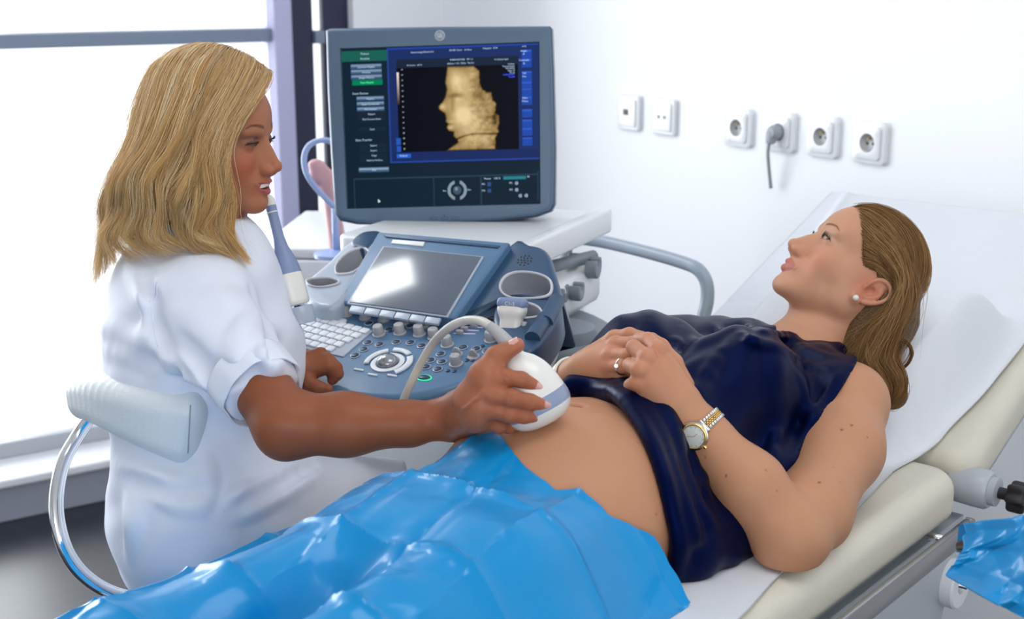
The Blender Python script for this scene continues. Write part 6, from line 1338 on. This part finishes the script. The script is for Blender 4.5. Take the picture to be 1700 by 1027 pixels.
ca, sa = math.cos(.10), math.sin(.10); Xr = X_ * ca + Y_ * sa + .008 * vnoise(X_ * 5 + 20, Y_ * 5, 21); Yr = -X_ * sa + Y_ * ca + .008 * vnoise(X_ * 4 + 20, Y_ * 4, 22)
def creases(c, sp, w_, seed):
    k = np.floor(c / sp + .5); d = c - k * sp; sg = np.random.default_rng(seed).choice([-1, 1], 64, p=[.35, .65])[(k.astype(int)) % 64]; return sg * np.exp(-np.abs(d) / w_)
eb_ = np.clip(1 - (1 - tq) / .22, 0, 1) ** .7; Zs = samp(zz, X_, Y_) * (1 - eb_) + samp(z, X_, Y_) * eb_ + .008
Zs = Zs + .0062 * creases(Yr + .02, .088, .0070, 1) + .0066 * creases(Xr + .03, .125, .0080, 2) + .0050 * facet(Xr / .125 + .5, Yr / .088 + .5, 31) + .0020 * facet(Xr * 15 + Yr * 6, Yr * 17 - Xr * 5, 32) + .0005 * facet(Xr * 44, Yr * 38, 34)
ed_ = np.clip(1 - (1 - tq) / .16, 0, 1); Zs = Zs + ed_ * (.007 * facet(X_ * 12 + 3 * Y_, Y_ * 15, 35) + .0025 * facet(X_ * 30, Y_ * 28, 36)) * np.clip((Y_ - .03) / .06, 0, 1) * np.clip((.36 - Y_) / .1, .15, 1); Xj = X_ + ed_ * .005 * facet(X_ * 3, Y_ * 14, 37) * np.clip((Y_ - .02) / .03, 0, 1)
zm = z.copy()
for ax_ in (0, 1):
    for sh_ in (-1, 1): zm = np.maximum(zm, np.roll(z, sh_, ax_))
Zs = np.maximum(Zs, samp(z, Xj, Y_) + .0040)
Pd_ = TF(np.stack([Xj, Y_, Zs], -1)).reshape(-1, 3); v_, q_ = solidify(Pd_, nu, nv, .0009)
dr = fastmesh('surgical_drape', v_, q_, M_blue, None, TF(V(-1.0, .3, .0))); tag(dr, 'wrinkled blue sheet covering the reclining woman from hips to feet', 'drape'); dr.data.set_sharp_from_angle(angle=math.radians(24))
# blue sheet at the lower right, over an instrument stand
a_, b_, c_, d_ = D(1603, 884, 1.50), D(1760, 866, 1.36), D(1572, 956, 1.47), D(1760, 1060, 1.30); n1, n2 = 70, 60; uu, vv_ = np.meshgrid(np.linspace(0, 1, n1), np.linspace(0, 1, n2), indexing='ij'); uu = uu[..., None]; vv_ = vv_[..., None]
Ps = a_ * (1 - uu) * (1 - vv_) + b_ * uu * (1 - vv_) + c_ * (1 - uu) * vv_ + d_ * uu * vv_; Ps = Ps - CFW * (.012 * facet(uu[..., 0] * 5 + 2 * vv_[..., 0], vv_[..., 0] * 3, 41)[..., None] * np.clip(vv_ * 3, 0, 1) + .004 * facet(uu[..., 0] * 9, vv_[..., 0] * 8, 42)[..., None]); bk = 24
tp_ = []; bd = nrm(CFW * V(1, 1, 0))
for k in range(bk, 0, -1): t_ = k / bk; tp_.append(Ps[:, 0] + bd * .022 * min(1, 3 * t_) + V(0, 0, 1) * (.006 * math.sin(min(1, 3 * t_) * math.pi) - .05 * max(0, t_ - .33)))
full = np.concatenate([np.stack(tp_, 1), Ps], 1); v_, q_ = solidify(full.reshape(-1, 3), n1, n2 + bk, .0012)
bs = fastmesh('blue_sheet', v_, q_, M_blue, None, (a_ + b_) / 2); tag(bs, 'blue sheet hanging over an instrument stand at the lower right corner', 'sheet')
ist = thing('instrument_stand', 'instrument stand under the hanging blue sheet at the lower right', 'stand', V(*((a_ + b_) / 2 + bd * .1)[:2], 0)); hz_ = (a_[2] + b_[2]) / 2 - .02; sf = Fr(V(*((a_ + b_) / 2 + bd * .12 + V(.04, 0, 0))[:2], 0), nrm((b_ - a_) * V(1, 1, 0)), np.cross((0, 0, 1), nrm((b_ - a_) * V(1, 1, 0))))
mk('bar', *tube([(a_ + bd * .011 - V(0, 0, .022)), (b_ + bd * .011 - V(0, 0, .022))], .007, 12), M_steel, ist); pe = b_ + bd * .011 - V(0, 0, .012); mk('pole', *tube([pe, pe * V(1, 1, 0)], .010, 14), M_chrome, ist); mk('foot', *rbox(Fr(pe * V(1, 1, 0), sf.x, sf.y), (0, 0, .015), (.3, .3, .03), .01), M_steel, ist, ang=40)
